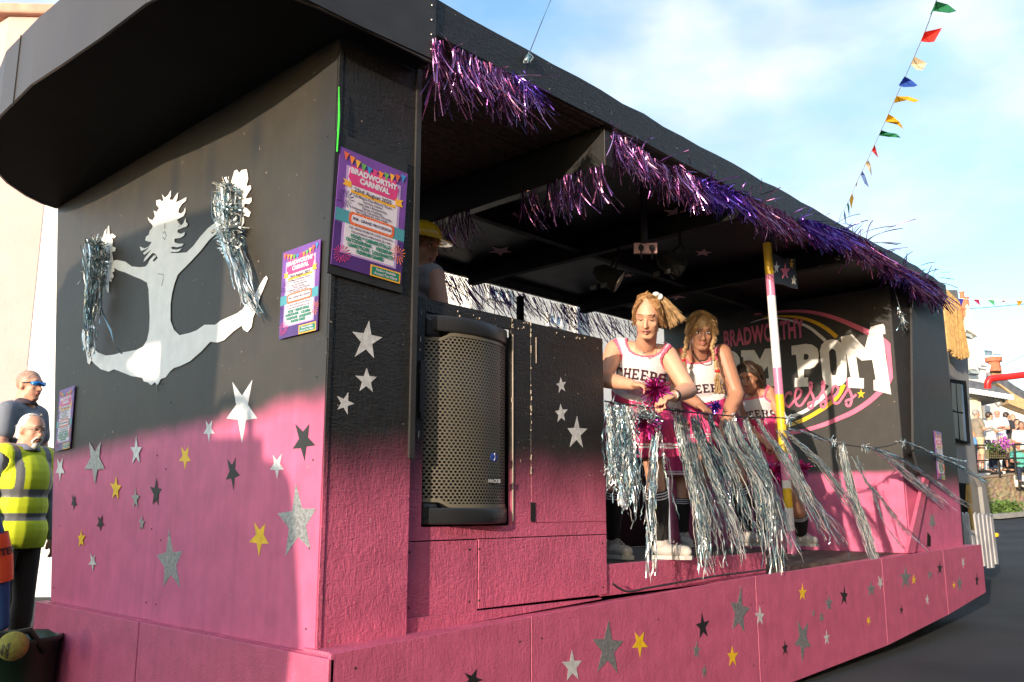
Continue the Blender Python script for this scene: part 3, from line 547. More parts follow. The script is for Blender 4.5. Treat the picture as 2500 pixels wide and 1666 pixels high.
gm = bpy.data.materials.new('perforated_grille'); gm.use_nodes = True; N, L = nodes(gm); b = gm.node_tree.nodes['Principled BSDF']
b.inputs['Base Color'].default_value = (.20, .18, .14, 1); b.inputs['Metallic'].default_value = .35; b.inputs['Roughness'].default_value = .4
g = N('ShaderNodeTexCoord'); sp = N('ShaderNodeSeparateXYZ'); L(g.outputs['Object'], sp.inputs[0])
def mth(op, a, b_=None, c=None):
    n = N('ShaderNodeMath'); n.operation = op
    for i, v in enumerate((a, b_, c)):
        if v is None: continue
        if isinstance(v, (int, float)): n.inputs[i].default_value = v
        else: L(v, n.inputs[i])
    return n.outputs[0]
row = mth('MULTIPLY', sp.outputs['Z'], 1/.0135); rf = mth('FLOOR', row); odd = mth('MULTIPLY', mth('MODULO', mth('ADD', rf, 1000), 2), .5)
cx_ = mth('ADD', mth('MULTIPLY', sp.outputs['X'], 1/.0205), odd)
fx = mth('SUBTRACT', mth('FRACT', mth('ADD', cx_, 100)), .5); fz = mth('MULTIPLY', mth('SUBTRACT', mth('FRACT', mth('ADD', row, 1000)), .5), .66)
d = mth('SQRT', mth('ADD', mth('MULTIPLY', fx, fx), mth('MULTIPLY', mth('MULTIPLY', fz, fz), 1.6)))
hole = mth('LESS_THAN', d, .33)
tr = N('ShaderNodeBsdfTransparent'); ms = N('ShaderNodeMixShader'); L(hole, ms.inputs[0]); L(b.outputs[0], ms.inputs[1]); L(tr.outputs[0], ms.inputs[2]); L(ms.outputs[0], gm.node_tree.nodes['Material Output'].inputs[0])
m = MB(); vs = []; n = 24
for i in range(n+1):
    u = i/n; x = 2.439+(2.951-2.439)*u; y = arc((x-2.435)/.52, -.004)
    zt_l = 1.862 if x > 2.55 else 1.835 if x < 2.51 else 1.835+.027*(x-2.51)/.04
    zb_l = 1.102 if x > 2.55 else 1.125 if x < 2.51 else 1.125-.023*(x-2.51)/.04
    m.v += [Vector((x, y, zb_l)), Vector((x, y, zt_l))]
m.f = [(2*i, 2*i+2, 2*i+3, 2*i+1) for i in range(n)]
spart('grille', m, gm, SP, True)
rm = MB()
top_ = []; bot_ = []
for i in range(n+1):
    u = i/n; x = 2.439+(2.951-2.439)*u; y = arc((x-2.435)/.52, -.007)
    z1_ = 1.862 if x > 2.55 else 1.835 if x < 2.51 else 1.835+.027*(x-2.51)/.04
    z0_ = 1.102 if x > 2.55 else 1.125 if x < 2.51 else 1.125-.023*(x-2.51)/.04
    top_ += [Vector((x, y, z1_-.014)), Vector((x, y, z1_+.002))]; bot_ += [Vector((x, y, z0_-.002)), Vector((x, y, z0_+.014))]
for row_ in (top_, bot_): rm.add(row_, [(2*i, 2*i+2, 2*i+3, 2*i+1) for i in range(n)])
spart('grille_rim', rm, mat('grille_metal', (.19, .17, .13), .4, metal=.35), SP, True)
bm_ = mat('speaker_badge_blue', (.02, .05, .25), .35)
m = MB(); m.tube([(2.815, arc(.73)-.006, 1.325), (2.815, arc(.73)-.012, 1.325)], .021, 20); bd = spart('badge', m, bm_, SP)
m = MB(); m.tube([(2.812, arc(.73)-.0135, 1.310), (2.820, arc(.73)-.0135, 1.326), (2.812, arc(.73)-.0135, 1.340)], .0025, 5); m.ball((2.816, arc(.73)-.0135, 1.341), .003, 6, 4); spart('badge_mark', m, M['pale_silver'], bd)
m = MB(); m.box((2.765, arc(.72)-.012, 1.205), (2.86, arc(.72)-.004, 1.235)); bd = spart('name_plate', m, plast, SP, bevel=.003)
t = text_mb('MACKIE', .022, .001); spart('plate_lettering', place(t, lambda v: (2.8125+v.x, arc(.72)-.0135, 1.211+v.y)), M['pale_silver'], bd)
m = MB(); m.tube([(2.66, 2.88, 1.03), (2.66, 2.88, 1.005)], .02, 10); m.tube([(2.60, 2.88, 1.012), (2.72, 2.88, 1.012)], .012, 8); spart('mount_fitting', m, M['rubber'], SP)
m = MB(); m.tube([(2.72, 2.90, 1.935), (2.72, 2.90, 1.975)], .014, 10); spart('cap_stud', m, M['steel'], SP, True)
# ------------------------------------------------------------ posters
PW, PH = .345, .52
pm = dict(purple=mat('poster_purple', (.16, .06, .30), .3), sheet=mat('poster_white', (.62, .58, .66), .3, var=.04), lilac=mat('poster_lilac', (.42, .28, .55), .3), pink=mat('poster_pink', (.60, .05, .20), .3), gold=mat('poster_gold', (.75, .38, .04), .3),
          teal=mat('poster_teal', (.07, .28, .34), .3), green=mat('poster_green', (.02, .20, .13), .3), ink=mat('poster_ink', (.05, .03, .06), .4), red=mat('poster_red', (.65, .12, .05), .3), orange=mat('poster_orange', (.80, .22, .03), .3),
          blue=mat('poster_blue', (.05, .25, .55), .3), leaf=mat('poster_leaf', (.12, .35, .08), .3), navy=mat('poster_navy', (.07, .03, .16), .3))
def poly(ps, z): return MB().slab([[(x, y, z) for x, y in ps]], (0, 0, -.0004))
def poster_base(name, label):
    t = thing(name, (0, 0, 0), label, 'poster', 'carnival posters stuck on the float'); P = lambda n, ps, k, z, par=t: part(n, poly(ps, z), pm[k], par)
    hw = PW/2
    m = MB(); m.box((-hw, 0, -.003), (hw, PH, 0)); sh = part('poster_sheet', m, pm['purple'], t)
    P('lower_band', [(-hw, 0), (hw, 0), (hw, .19), (-hw, .19)], 'navy', .0006)
    P('white_panel', [(-.136, .062), (.140, .062), (.140, .45), (-.136, .45)], 'lilac', .001); P('white_panel', [(-.124, .070), (.128, .070), (.128, .442), (-.124, .442)], 'sheet', .0014)
    P('teal_band', [(-hw, .195), (hw, .195), (hw, .25), (-hw, .25)], 'teal', .0018)
    P('title_block', [(-.115, .455), (.11, .462), (.128, .425), (.118, .37), (-.105, .37), (-.125, .40)], 'pink', .0022)
    P('date_ribbon', [(-.150, .385), (-.108, .380), (-.108, .348), (.115, .348), (.115, .380), (.155, .385), (.145, .37), (.155, .352), (.115, .35), (.115, .335), (-.108, .335), (-.108, .355), (-.150, .358), (-.138, .372)], 'gold', .0026)
    fr = P('marquee_frame', [(-.108, .21), (-.098, .195), (.108, .195), (.118, .21), (.118, .24), (.108, .252), (-.098, .252), (-.108, .24)], 'red', .0030)
    P('marquee_panel', [(-.096, .214), (-.088, .206), (.098, .206), (.106, .214), (.106, .235), (.098, .242), (-.088, .242), (-.096, .235)], 'sheet', .0034, t)
    m = MB()
    for k in range(22):
        u = k/22*2; x = -.1+.21*(u if u < 1 else 2-u); y = .2475 if u < 1 else .2005; m.box((x-.002, y-.002, .0034), (x+.002, y+.002, .0038))
    part('marquee_bulbs', m, pm['gold'], t)
    P('parking_board', [(.012, .0), (.165, .0), (.165, .05), (.012, .05)], 'gold', .0022); P('parking_panel', [(.019, .006), (.158, .006), (.158, .044), (.019, .044)], 'green', .0026)
    cols = ['red', 'orange', 'gold', 'leaf', 'blue', 'pink', 'orange', 'leaf', 'gold', 'red', 'blue']
    for i, c in enumerate(cols):
        x = -.155+i*.029; y = .505-.028*math.sin(i/10*math.pi); P('pennant', [(x, y), (x+.026, y-.002), (x+.011, y-.038)], c, .0030)
    for cx0, cy0, k, n in ((-.13, .055, 'pink', 18), (.145, .13, 'orange', 16), (-.13, .30, 'navy', 14)):
        m = MB()
        for j in range(n):
            a = 2*math.pi*j/n; r = .042*random.uniform(.7, 1.1); m.slab([[(cx0+math.cos(a)*.006, cy0+math.sin(a)*.006, .003), (cx0+math.cos(a+.06)*r, cy0+math.sin(a+.06)*r, .003), (cx0+math.cos(a-.03)*r, cy0+math.sin(a-.03)*r, .003)]], (0, 0, -.0004))
        part('firework', m, pm[k], t)
    def T(name, lines, k, z):
        m = MB()
        for s, x, y, size, sx, b_ in lines:
            q = text_mb(s, size, b_, sx); m.add([(v.x+x, v.y+y, z) for v in q.v], q.f)
        part(name, m, pm[k], t)
    T('title_lettering', [('BRADWORTHY', 0, .422, .034, .98, .002), ('CARNIVAL', .005, .389, .034, .92, .002)], 'sheet', .0032)
    T('date_lettering', [('23rd August 2025', 0, .345, .026, 1, .0004)], 'ink', .0034)
    T('body_lettering', [('5:30 Magical Days Musical Theatre', 0, .322, .0155, .9, .0002), ('Summer School', 0, .307, .0155, 1, .0002), ("6pm Jess's Bradworthy", 0, .293, .0155, 1, .0002), ('Dance Academy', 0, .279, .0155, 1, .0002),
      ('Followed by Crowning Of Royalty', 0, .266, .0155, .92, .0002), ('See  facebook for more details', 0, .2545, .0135, .95, .0002), ('7PM - GRAND PROCESSION', .005, .218, .0175, .9, .0004),
      ('8:30 - MUSIC FROM THE LOOSE CANNONS', .003, .178, .0125, .9, .0002), ('FOLLOWED BY FIREWORKS @ 11PM', .003, .161, .0125, .95, .0002)], 'ink', .0040)
    T('stalls_lettering', [('FOOD & DRINKS STALLS', .003, .140, .021, .85, .0012), ('OUTDOOR BAR', -.055, .120, .021, .8, .0012), ('ICECREAM', .07, .118, .021, .8, .0012), ('CANDYFLOSS', -.055, .099, .021, .8, .0012), ('DOUGHNUTS', .065, .097, .021, .8, .0012), ('FUNFAIR GAMES', .003, .078, .021, .85, .0012)], 'green', .0040)
    T('parking_lettering', [('Parking Available', .089, .028, .0165, .9, .0003), ('Around The Village', .089, .011, .0165, .9, .0003)], 'sheet', .0044)
    return t
p0 = poster_base('carnival_poster', 'colourful carnival poster, the largest in view, on the black side column')
def put(o, loc, X, Z):      # local x along X, local y along Z
    X = Vector(X).normalized(); Z = Vector(Z); Z = (Z-X*Z.dot(X)).normalized(); Yv = X.cross(Z)
    R = Matrix((X, Z, Yv)).transposed(); o.rotation_euler = R.to_euler(); o.location = loc
a, b, c, d = [U(p, Y=YS-.016) for p in ((808, 645), (979, 695), (990, 424), (827, 356))]
put(p0, (a+b)/2, b-a, (d-a)); sc = (b-a).length/PW; p0.scale = (sc, (d-a).length/PH, 1)
m = MB(); q = [Vector(a)+Vector((-.012, .004, -.035)), b+Vector((.012, .004, -.035)), c+Vector((.014, .004, .06)), d+Vector((-.012, .004, .06))]
m.slab([q], (0, .0105, 0)); part('poster_backboard', m, M['black'], FL)
m = MB(); m.tube([d+Vector((-.008, -.002, -.03)), d+Vector((-.006, -.004, .12)), d+Vector((-.012, -.003, .25))], [.003, .005, .002], 6); part('green_tinsel_scrap', m, mat('green_foil', (.05, .6, .05), .4), FL)
def put_px(lbl, corners, **pl):
    o = copy_tree(p0); o['label'] = lbl; a, b, c, d = [U(p, **pl) for p in corners]
    put(o, (a+b)/2, (b-a), (d-a)+(c-b)); o.scale = ((b-a).length/PW, ((d-a).length+(c-b).length)/2/PH, 1); return o
put_px('pale carnival poster on the front wall beside the white painted dancer', [(681, 829), (774, 806), (774, 588), (686, 619)], X=XF-.012)
put_px('narrow-looking carnival poster at the far left edge of the front wall by the bearded man', [(134, 1103), (171, 1094), (174, 948), (136, 958)], X=XF-.012)
put_px('small creased carnival poster on the black far end panel of the float', [(2290, 1170), (2308, 1172), (2300, 1056), (2279, 1052)], Y=2.772)
# ------------------------------------------------------------ tinsel
def spline(ps, u):
    n = len(ps)-1; k = min(int(u*n), n-1); t = u*n-k
    p0_, p1, p2, p3 = ps[max(k-1, 0)], ps[k], ps[k+1], ps[min(k+2, n)]
    return .5*((2*p1)+(p2-p0_)*t+(2*p0_-5*p1+4*p2-p3)*t*t+(3*p1-p0_-3*p2+p3)*t**3)
def tuft(m, path, n, s0, s1, wd=.007, depth=.03, seg=20, lo=.5, curl=.013):
    """a bunch of foil strips following a hanging path"""
    for k in range(n):
        a = Vector((random.gauss(0, 1), random.gauss(0, .8), random.gauss(0, .35)))
        b = a*.35+Vector((random.gauss(0, 1), random.gauss(0, 1), random.gauss(0, .4))); e = random.uniform(lo, 1.06); st = random.uniform(0, .12) if random.random() < .8 else random.uniform(0, .5)
        pts = []; ph = random.uniform(0, 6); fr = random.uniform(5, 11)
        for i in range(seg+1):
            u = st+(e-st)*i/seg; p = spline(path, min(u, 1))+(spline(path, 1)-spline(path, .9))*10*max(0, u-1)
            o = a*s0*(1-u)+b*(s1*u**1.3); o.y *= depth/.03*.6
            p = p+o+Vector((math.sin(ph+u*fr)*curl, math.cos(ph*1.7+u*fr)*curl, 0))*(.3+u)+Vector((random.gauss(0, .0028), random.gauss(0, .0035), 0))
            pts.append(p)
        m.ribbon(pts, wd*random.uniform(.6, 1.25), None, random.uniform(-22, 22), random.uniform(0, 6))
    return m
# cord of the silver streamers
YC = 2.72
cord = [U(p, Y=YC) for p in [(1476, 980), (1560, 992), (1650, 1003), (1750, 1013), (1850, 1020), (1921, 1023), (1970, 1050), (2039, 1080), (2118, 1093), (2165, 1090), (2208, 1081), (2275, 1105)]]
ST = thing('silver_streamer_line', cord[0], 'line of long silver and teal foil streamers strung along the open side of the stage', 'streamer line')
m = MB(); m.tube([spline(cord, i/60) for i in range(61)], .0045, 6); part('cord', m, M['cable'], ST, True)
def W(*p): return [U(zw(*q), Y=YC) for q in p]
def R_(*p): return [U(zr(*q), Y=YC) for q in p]
tl = []
for x, n, bx, by in ((72, 30, 85, 1010), (100, 46, 110, 1110), (128, 50, 150, 1180), (155, 56, 178, 1210), (182, 46, 195, 1130), (205, 16, 225, 1260)):
    tl.append((W((x, 645+x*.08), (x+6, 800), (x+(bx-x)*.6+4, 980), (bx, by)), n, .012, .025))
tl += [(W((245, 660), (262, 690), (285, 720), (300, 735)), 60, .04, .05), (W((318, 665), (318, 820), (300, 1080), (290, 1300), (292, 1530)), 30, .010, .016), (W((335, 680), (345, 830), (385, 1030), (420, 1230)), 7, .006, .01),
       (W((435, 690), (460, 850), (505, 1010), (545, 1180), (575, 1350), (590, 1520)), 82, .013, .030), (W((455, 690), (500, 870), (560, 1100), (620, 1300), (650, 1450)), 26, .013, .04),
       (W((510, 700), (545, 830), (600, 980), (660, 1130), (725, 1280), (760, 1430)), 84, .014, .036), (W((545, 705), (590, 850), (680, 1010), (700, 1180), (740, 1380)), 22, .013, .05), (W((595, 710), (615, 760), (680, 900), (745, 1060), (800, 1250), (835, 1330)), 36, .01, .035),
       (W((675, 718), (720, 860), (790, 960), (850, 1080), (880, 1250), (900, 1440)), 72, .014, .045), (W((720, 722), (770, 850), (840, 960), (900, 1080), (960, 1250), (1010, 1400)), 60, .014, .05),
       (W((785, 726), (820, 830), (870, 950), (900, 1100), (930, 1290), (945, 1540)), 62, .012, .032), (W((850, 730), (900, 820), (970, 900), (1050, 1040), (1110, 1170), (1180, 1300)), 46, .014, .035),
       (R_((540, 0), (610, 60), (700, 140), (800, 250), (910, 400), (1000, 520)), 52, .013, .022), (R_((500, -10), (600, 150), (700, 420), (830, 580), (940, 760)), 20, .01, .04), (R_((530, 10), (640, 280), (780, 500), (870, 720)), 16, .01, .04),
       (R_((905, 80), (925, 220), (970, 400), (1030, 560), (1080, 720), (1115, 880), (1105, 1110)), 120, .024, .026), (R_((960, 150), (1050, 310), (1150, 430), (1270, 590), (1390, 700), (1490, 820)), 10, .01, .012),
       (R_((1000, 160), (1100, 420), (1180, 580), (1270, 730)), 6, .01, .015), (R_((1075, 105), (1180, 170), (1290, 260), (1420, 370), (1560, 480)), 70, .016, .05), (R_((1100, 110), (1300, 200), (1480, 320), (1600, 410), (1700, 475)), 26, .012, .018),
       (R_((1310, 80), (1400, 120), (1540, 185), (1660, 240), (1820, 335)), 42, .010, .014), (R_((1350, 100), (1560, 170), (1700, 205)), 14, .008, .008), (R_((560, -5), (680, 20), (780, 60), (850, 70)), 10, .01, .01)]
for path, n, s0, s1 in tl:
    part('streamer_tuft', tuft(MB(), path, int(n*1.15), s0*1.25, s1*1.15, .0050), M['tsilver'], ST)
m = MB()
for k in range(220):      # tied knots of foil along the cord
    u = random.choice([random.uniform(0, .45), .46, .63, .72, .90]); p = spline(cord, min(1, max(0, u+random.gauss(0, .006))))
    d = Vector((random.gauss(0, 1), random.gauss(0, .6), random.gauss(-.2, .8)))*.028; m.ribbon([p, p+d*.5+Vector((0, 0, .008)), p+d], .006, None, random.uniform(-3, 3), random.uniform(0, 6))
part('cord_knots', m, M['tsilver'], ST)
# silver pom-poms fixed to the painted dancer's hands
def pompom(label, path, n, r0, r1, name='silver_pompom', mt='tsilver', ball=None, cat='pom-pom', grp=None, bn=260, br=.06):
    c = path[0]; t = thing(name, c, label, cat, grp); m = MB()
    tuft(m, path, n, r0, r1, .006, .02, 10, .3, .008); part('long_strands', m, M[mt], t)
    m = MB()
    for p, r in ball:
        for k in range(bn):
            d = Vector((random.gauss(0, 1), random.gauss(0, 1), random.gauss(0, 1))).normalized()*r*random.uniform(.5, 1.15); e = Vector((random.gauss(0, 1), random.gauss(0, 1), random.gauss(-.3, 1)))*r*.35
            m.ribbon([p+d*.4, p+d*.8+e*.4, p+d+e*.8], .0065, None, random.uniform(-4, 4), random.uniform(0, 6))
    part('bunched_strands', m, M[mt], t); return t
XW = XF-.07
Q = lambda *p: [U(z3(*q), X=XW) for q in p]
pompom('silver foil pom-pom on the dancer\'s raised hand nearest the column, tail reaching her foot', Q((1160, 200), (1150, 400), (1180, 560), (1230, 700), (1270, 850), (1330, 970)), 120, .032, .02, ball=[(Q((1150, 215))[0], .045), (Q((1150, 330))[0], .05), (Q((1160, 450))[0], .055), (Q((1170, 560))[0], .045)], grp='silver pom-poms on the painted dancer')
pompom('blue-tinted silver foil pom-pom on the dancer\'s lower hand at the far side of the wall', Q((345, 540), (350, 660), (335, 850), (315, 1000), (305, 1110), (300, 1230)), 140, .034, .014, ball=[(Q((345, 560))[0], .05), (Q((350, 640))[0], .055), (Q((340, 740))[0], .05)], grp='silver pom-poms on the painted dancer')
m = MB(); m.ribbon(Q((360, 900), (385, 980), (430, 1080), (450, 1160), (500, 1225)), .011, None, 5); m.ribbon(Q((300, 730), (260, 760), (225, 795)), .008, None, 3)
one('foil_strand', m, M['tsilver'], 'loose silver foil strand dangling on the painted dancer\'s side', 'tinsel')
# purple tinsel garland along the roof edge
def fringe(m, pts, n, length, jitter, lean=Vector((.15, 0, -1)), wd=.0042, seg=5, wild=.06):
    for k in range(n):
        p = spline(pts, random.random())+Vector((0, random.uniform(-.012, .012), random.uniform(-.012, .012)))
        d = (lean+Vector((random.gauss(0, jitter), random.gauss(0, jitter*.7), random.gauss(0, jitter*.4)))).normalized()
        if random.random() < wild: d = Vector((random.gauss(0, 1), random.gauss(-.3, .5), random.gauss(.4, .7))).normalized()
        l = length*random.uniform(.5, 1.15); cv = Vector((random.gauss(.04, .05), random.gauss(0, .04), -.03))
        m.ribbon([p+d*l*(i/seg)+cv*(i/seg)**2*(l/.15) for i in range(seg+1)], wd*random.uniform(.7, 1.4), None, random.uniform(-4, 4), random.uniform(0, 6))
    return m
GA = thing('purple_tinsel_garland', (3.6, 2.66, 3.15), 'shaggy pink and violet tinsel garland drooping along the outer roof edge', 'tinsel garland')
YG = 2.655
F6 = lambda *p: [U(z6(*q), Y=YG) for q in p]
F5 = lambda *p: [U(zf(*q), Y=YG) for q in p]
def seg_(n, fn, pts, c, length, jit, lean, wild=.05, wd=.004): part('tinsel_length', fringe(MB(), pts, int(n*.75), length, jit, lean, wd, wild=wild), M[c], GA)
seg_(55, 0, F6((200, 255), (260, 275)), 'tpink', .25, .05, Vector((.02, 0, -1)), 0)
seg_(190, 0, F6((330, 310), (420, 350), (560, 420), (640, 460)), 'tpink', .19, .16, Vector((.05, 0, -1)))
seg_(170, 0, F6((560, 430), (680, 470), (830, 550)), 'tpink', .17, .38, Vector((-.1, 0, -1)), .05)
seg_(60, 0, F6((700, 470), (850, 560)), 'tviolet', .12, .5, Vector((.6, 0, -.7)), .1)
seg_(330, 0, F6((1340, 850), (1450, 905), (1560, 980), (1700, 1080)), 'tpink', .17, .22, Vector((.1, 0, -1)), .08)
seg_(300, 0, F5((-20, 350), (100, 420), (180, 480)), 'tpink', .16, .3, Vector((.2, 0, -1)), .06)
seg_(330, 0, F5((150, 450), (300, 510), (450, 560), (600, 630)), 'tviolet', .15, .32, Vector((.7, 0, -.75)), .10, .0055)
seg_(420, 0, F5((560, 600), (700, 680), (830, 710), (960, 790)), 'tpink', .19, .26, Vector((1, 0, -.95)), .05, .0055)
seg_(470, 0, F5((1000, 790), (1120, 810), (1250, 850), (1400, 880)), 'tviolet', .24, .16, Vector((1.5, 0, -.55)), .04, .006)
seg_(600, 0, F5((1330, 900), (1450, 930), (1600, 1000), (1720, 1100)), 'tpink', .27, .16, Vector((1.5, 0, -.8)), .04, .007)
seg_(300, 0, F5((1680, 1100), (1780, 1140), (1900, 1210), (1960, 1250)), 'tviolet', .27, .16, Vector((1.5, 0, -.6)), .04, .0075)
seg_(380, 0, F5((1880, 1220), (2000, 1260), (2120, 1310)), 'tpink', .30, .18, Vector((1.3, 0, -.8)), .05, .008)
# fringes under the first rafter and at the far side
def garland(label, pts, n, c, length, jit, lean, wd=.005):
    m = fringe(MB(), pts, n, length, jit, lean, wd, wild=.01); return one('tinsel_fringe', m, M[c], label, 'tinsel', 'tinsel fringes under the roof')
XRf = 3.61
ra = [Vector((XRf, y, 2.935)) for y in (2.73, 2.85, 3.0, 3.12)]
garland('glittering pink tinsel fringe under the outer end of the first rafter', ra, 90, 'tpink', .18, .07, Vector((0, 0, -1)), .006)
garland('short dark tinsel tuft hanging a hand away from the bright rafter fringe', [Vector((XRf, 3.20, 2.935)), Vector((XRf, 3.32, 2.93))], 26, 'tpink', .18, .05, Vector((0, 0, -1)))
garland('dim purple tinsel fringe along the inner part of the first rafter', [Vector((XRf, y, 2.935)) for y in (3.75, 4.1, 4.5, 5.0)], 190, 'tpink', .17, .07, Vector((0, 0, -1)))
fa = [Vector((x, 5.39, 3.06)) for x in (3.9, 4.7, 5.5, 6.3, 7.1, 7.7)]
garland('long wind-blown purple tinsel fringe against the bright far side of the stage', fa, 230, 'tdark', .24, .10, Vector((.75, 0, -1)), .007)
garland('violet wind-blown tinsel fringe against the bright far side, between the pink lengths', [Vector((x, 5.37, 3.06)) for x in (4.7, 5.2, 6.3, 7.0)], 120, 'tdark', .30, .10, Vector((.8, 0, -1)), .007)
garland('dark violet tinsel bunch hanging like a tail near the person in the yellow hat', [Vector((4.25, 5.3, 3.0)), Vector((4.3, 5.3, 2.9)), Vector((4.25, 5.3, 2.75))], 260, 'tdark', .20, .45, Vector((-.1, 0, -1)), .007)
m = MB(); q = U(zt(1940, 20), X=XR-.06)
fringe(m, [q, q+Vector((0, 0, -.05)), q+Vector((0, 0, -.1))], 14, .06, .2); m.tube([q+Vector((0, .03, .16)), q, q+Vector((0, -.02, -.14))], .003, 5); fringe(m, [q+Vector((0, -.02, -.10)), q+Vector((0, -.02, -.13))], 30, .09, .2)
one('silver_tassel', m, M['tsilver'], 'small silver tinsel tassel tied to the black rear corner post', 'tinsel')
# ------------------------------------------------------------ lamps and sockets under the roof
def spotlight(label, p, w_, tilt):
    c = U(p, w=w_); t = thing('stage_spotlight', c, label, 'spotlight', 'stage spotlights under the roof')
    R = Matrix.Rotation(tilt, 3, 'Z')@Matrix.Rotation(.5, 3, 'X'); f = lambda v: c+R@Vector(v)
    m = MB(); m.tube([f((0, -.08, 0)), f((0, -.05, 0)), f((0, .06, 0)), f((0, .11, 0))], [.085, .075, .065, .03], 18); part('lamp_can', m, M['matt'], t, True)
    m = MB(); m.tube([f((0, -.082, 0)), f((0, -.086, 0))], .072, 18); part('lens', m, M['steel'], t)
    m = MB(); m.tube([f((.1, 0, 0)), f((.1, 0, .10)), f((0, 0, .16)), f((-.1, 0, .10)), f((-.1, 0, 0))], .008, 6); m.tube([f((0, 0, .16)), Vector((f((0, 0, .16)).x, f((0, 0, .16)).y, 3.163))], .01, 6); part('yoke', m, M['matt'], t)
    for k in (-.06, .03):
        m = MB(); m.box((c.x-.1, c.y+k, c.z-.1), (c.x-.094, c.y+k+.05, c.z-.07)); part('barn_door', m, M['black'], t)
    return t
spotlight('round black stage spotlight hanging nearer the open side, cable looping round it', z7(1650, 510), 6.0, .6)
spotlight('round black stage spotlight hanging beyond the socket board', z7(2150, 400), 6.0, 1.1)
c = U(z7(1950, 280), w=5.7); t = thing('socket_board', c, 'pale double socket with two black plugs hanging under the roof', 'socket')
m = MB(); A_ = RGT*.075; B_ = Vector((0, 0, .035)); m.slab([[c-A_-B_, c+A_-B_, c+A_+B_, c-A_+B_]], (.02, .02, 0)); part('face_plate', m, M['starpink'], t, bevel=.003)
for s in (-.035, .035):
    m = MB(); q = c+RGT*s-FWD*.02; m.ball(q, (.018, .018, .022), 10, 6); m.tube([q, q+Vector((0, 0, -.04)), q+Vector((.02, .01, -.07))], .005, 6); part('plug', m, M['rubber'], t)
m = MB(); m.box((c.x-.02, c.y-.005, c.z+.03), (c.x+.02, c.y+.02, 3.163)); part('hanger', m, M['black'], t)
m = MB(); q = [U(zr(*p), Y=2.80) for p in [(-520, 905), (-430, 945), (-300, 935), (-100, 925), (100, 912), (300, 893), (430, 870)]]
for i, v in enumerate(q): v.z = skz(v.x)+.006
q[0].z += .05
m.tube([spline(q, i/40) for i in range(41)], .006, 6); one('black_cable', m, M['cable'], 'thin black cable lying along the pink ledge below the stage', 'cable')
# ------------------------------------------------------------ people
def frame(up, side):
    u = up.normalized(); s = (side-u*side.dot(u)).normalized(); f = u.cross(s)   # side = person's left, f = forward... u x s
    return Matrix((s, -f if False else f, u)).transposed(), s, f, u
def remesh(mb, vox, smooth=4, fac=.5):
    me = bpy.data.meshes.new('r'); me.from_pydata(mb.v, [], mb.f); o = bpy.data.objects.new('r', me); COL.objects.link(o)
    r = o.modifiers.new('r', 'REMESH'); r.mode = 'VOXEL'; r.voxel_size = vox; r.use_smooth_shade = True
    s = o.modifiers.new('s', 'SMOOTH'); s.factor = fac; s.iterations = smooth
    bpy.context.view_layer.update()
    out = bpy.data.meshes.new_from_object(o.evaluated_get(bpy.context.evaluated_depsgraph_get()))
    bpy.data.objects.remove(o); bpy.data.meshes.remove(me)
    m = MB(); m.v = [v.co.copy() for v in out.vertices]; m.f = [tuple(p.vertices) for p in out.polygons]; bpy.data.meshes.remove(out)
    return m
def keep(mb, fn):
    """drop the faces whose centre fails fn"""
    e = MB(); e.v = mb.v; e.f = [f for f in mb.f if fn(sum((mb.v[i] for i in f), Vector())/len(f))]
    used = sorted({i for f in e.f for i in f}); ix = {k: n for n, k in enumerate(used)}
    e.v = [e.v[i] for i in used]; e.f = [tuple(ix[i] for i in f) for f in e.f]; return e
def zones(o, fn, off=Vector()):
    b = base(o.parent)
    for p in o.data.polygons: p.material_index = fn(p.center+b)
def stand(loc, yaw, h=1.72, arms='down', lean=0, seat=False, turn=0):
    """joints of a standing (or seated) figure; yaw = direction faced"""
    s = h/1.72; f = Vector((math.cos(yaw), math.sin(yaw), 0)); l = Vector((-f.y, f.x, 0)); z = Vector((0, 0, 1)); o = Vector(loc)
    J = {}; hp = .90 if not seat else .46
    P = lambda a, b, c: o+l*a*s+f*b*s+z*c*s
    J['pel'] = P(0, 0, hp+.02)
    for k, q in (('L', 1), ('R', -1)):
        J['h'+k] = P(.09*q, 0, hp)
        if seat: J['k'+k] = P(.13*q, .42, .48); J['a'+k] = P(.12*q, .40, .08); J['t'+k] = P(.13*q, .56, .03)
        else: J['k'+k] = P(.10*q, .02, .49); J['a'+k] = P(.11*q, -.02, .09); J['t'+k] = P(.13*q, .14, .03)
        c = hp+.52
        J['s'+k] = P(.18*q, lean, c)
        if arms == 'down': J['e'+k] = P(.24*q, lean-.02, c-.28); J['w'+k] = P(.25*q, lean+.06, c-.53)
        elif arms == 'cross': J['e'+k] = P(.25*q, lean+.06, c-.26); J['w'+k] = P(-.06*q, lean+.24, c-.22)
        elif arms == 'up': J['e'+k] = P(.26*q, lean+.12, c-.20); J['w'+k] = P(.08*q, lean+.26, c+.02)
        elif arms == 'front': J['e'+k] = P(.24*q, lean+.02, c-.27); J['w'+k] = P(.12*q, lean+.26, c-.30)
    J['neck'] = P(0, lean, hp+.57); J['head'] = P(0, lean+.03, hp+.72)
    g = yaw+turn; J['hf'] = Vector((math.cos(g), math.sin(g), 0)); J['s'] = s; return J
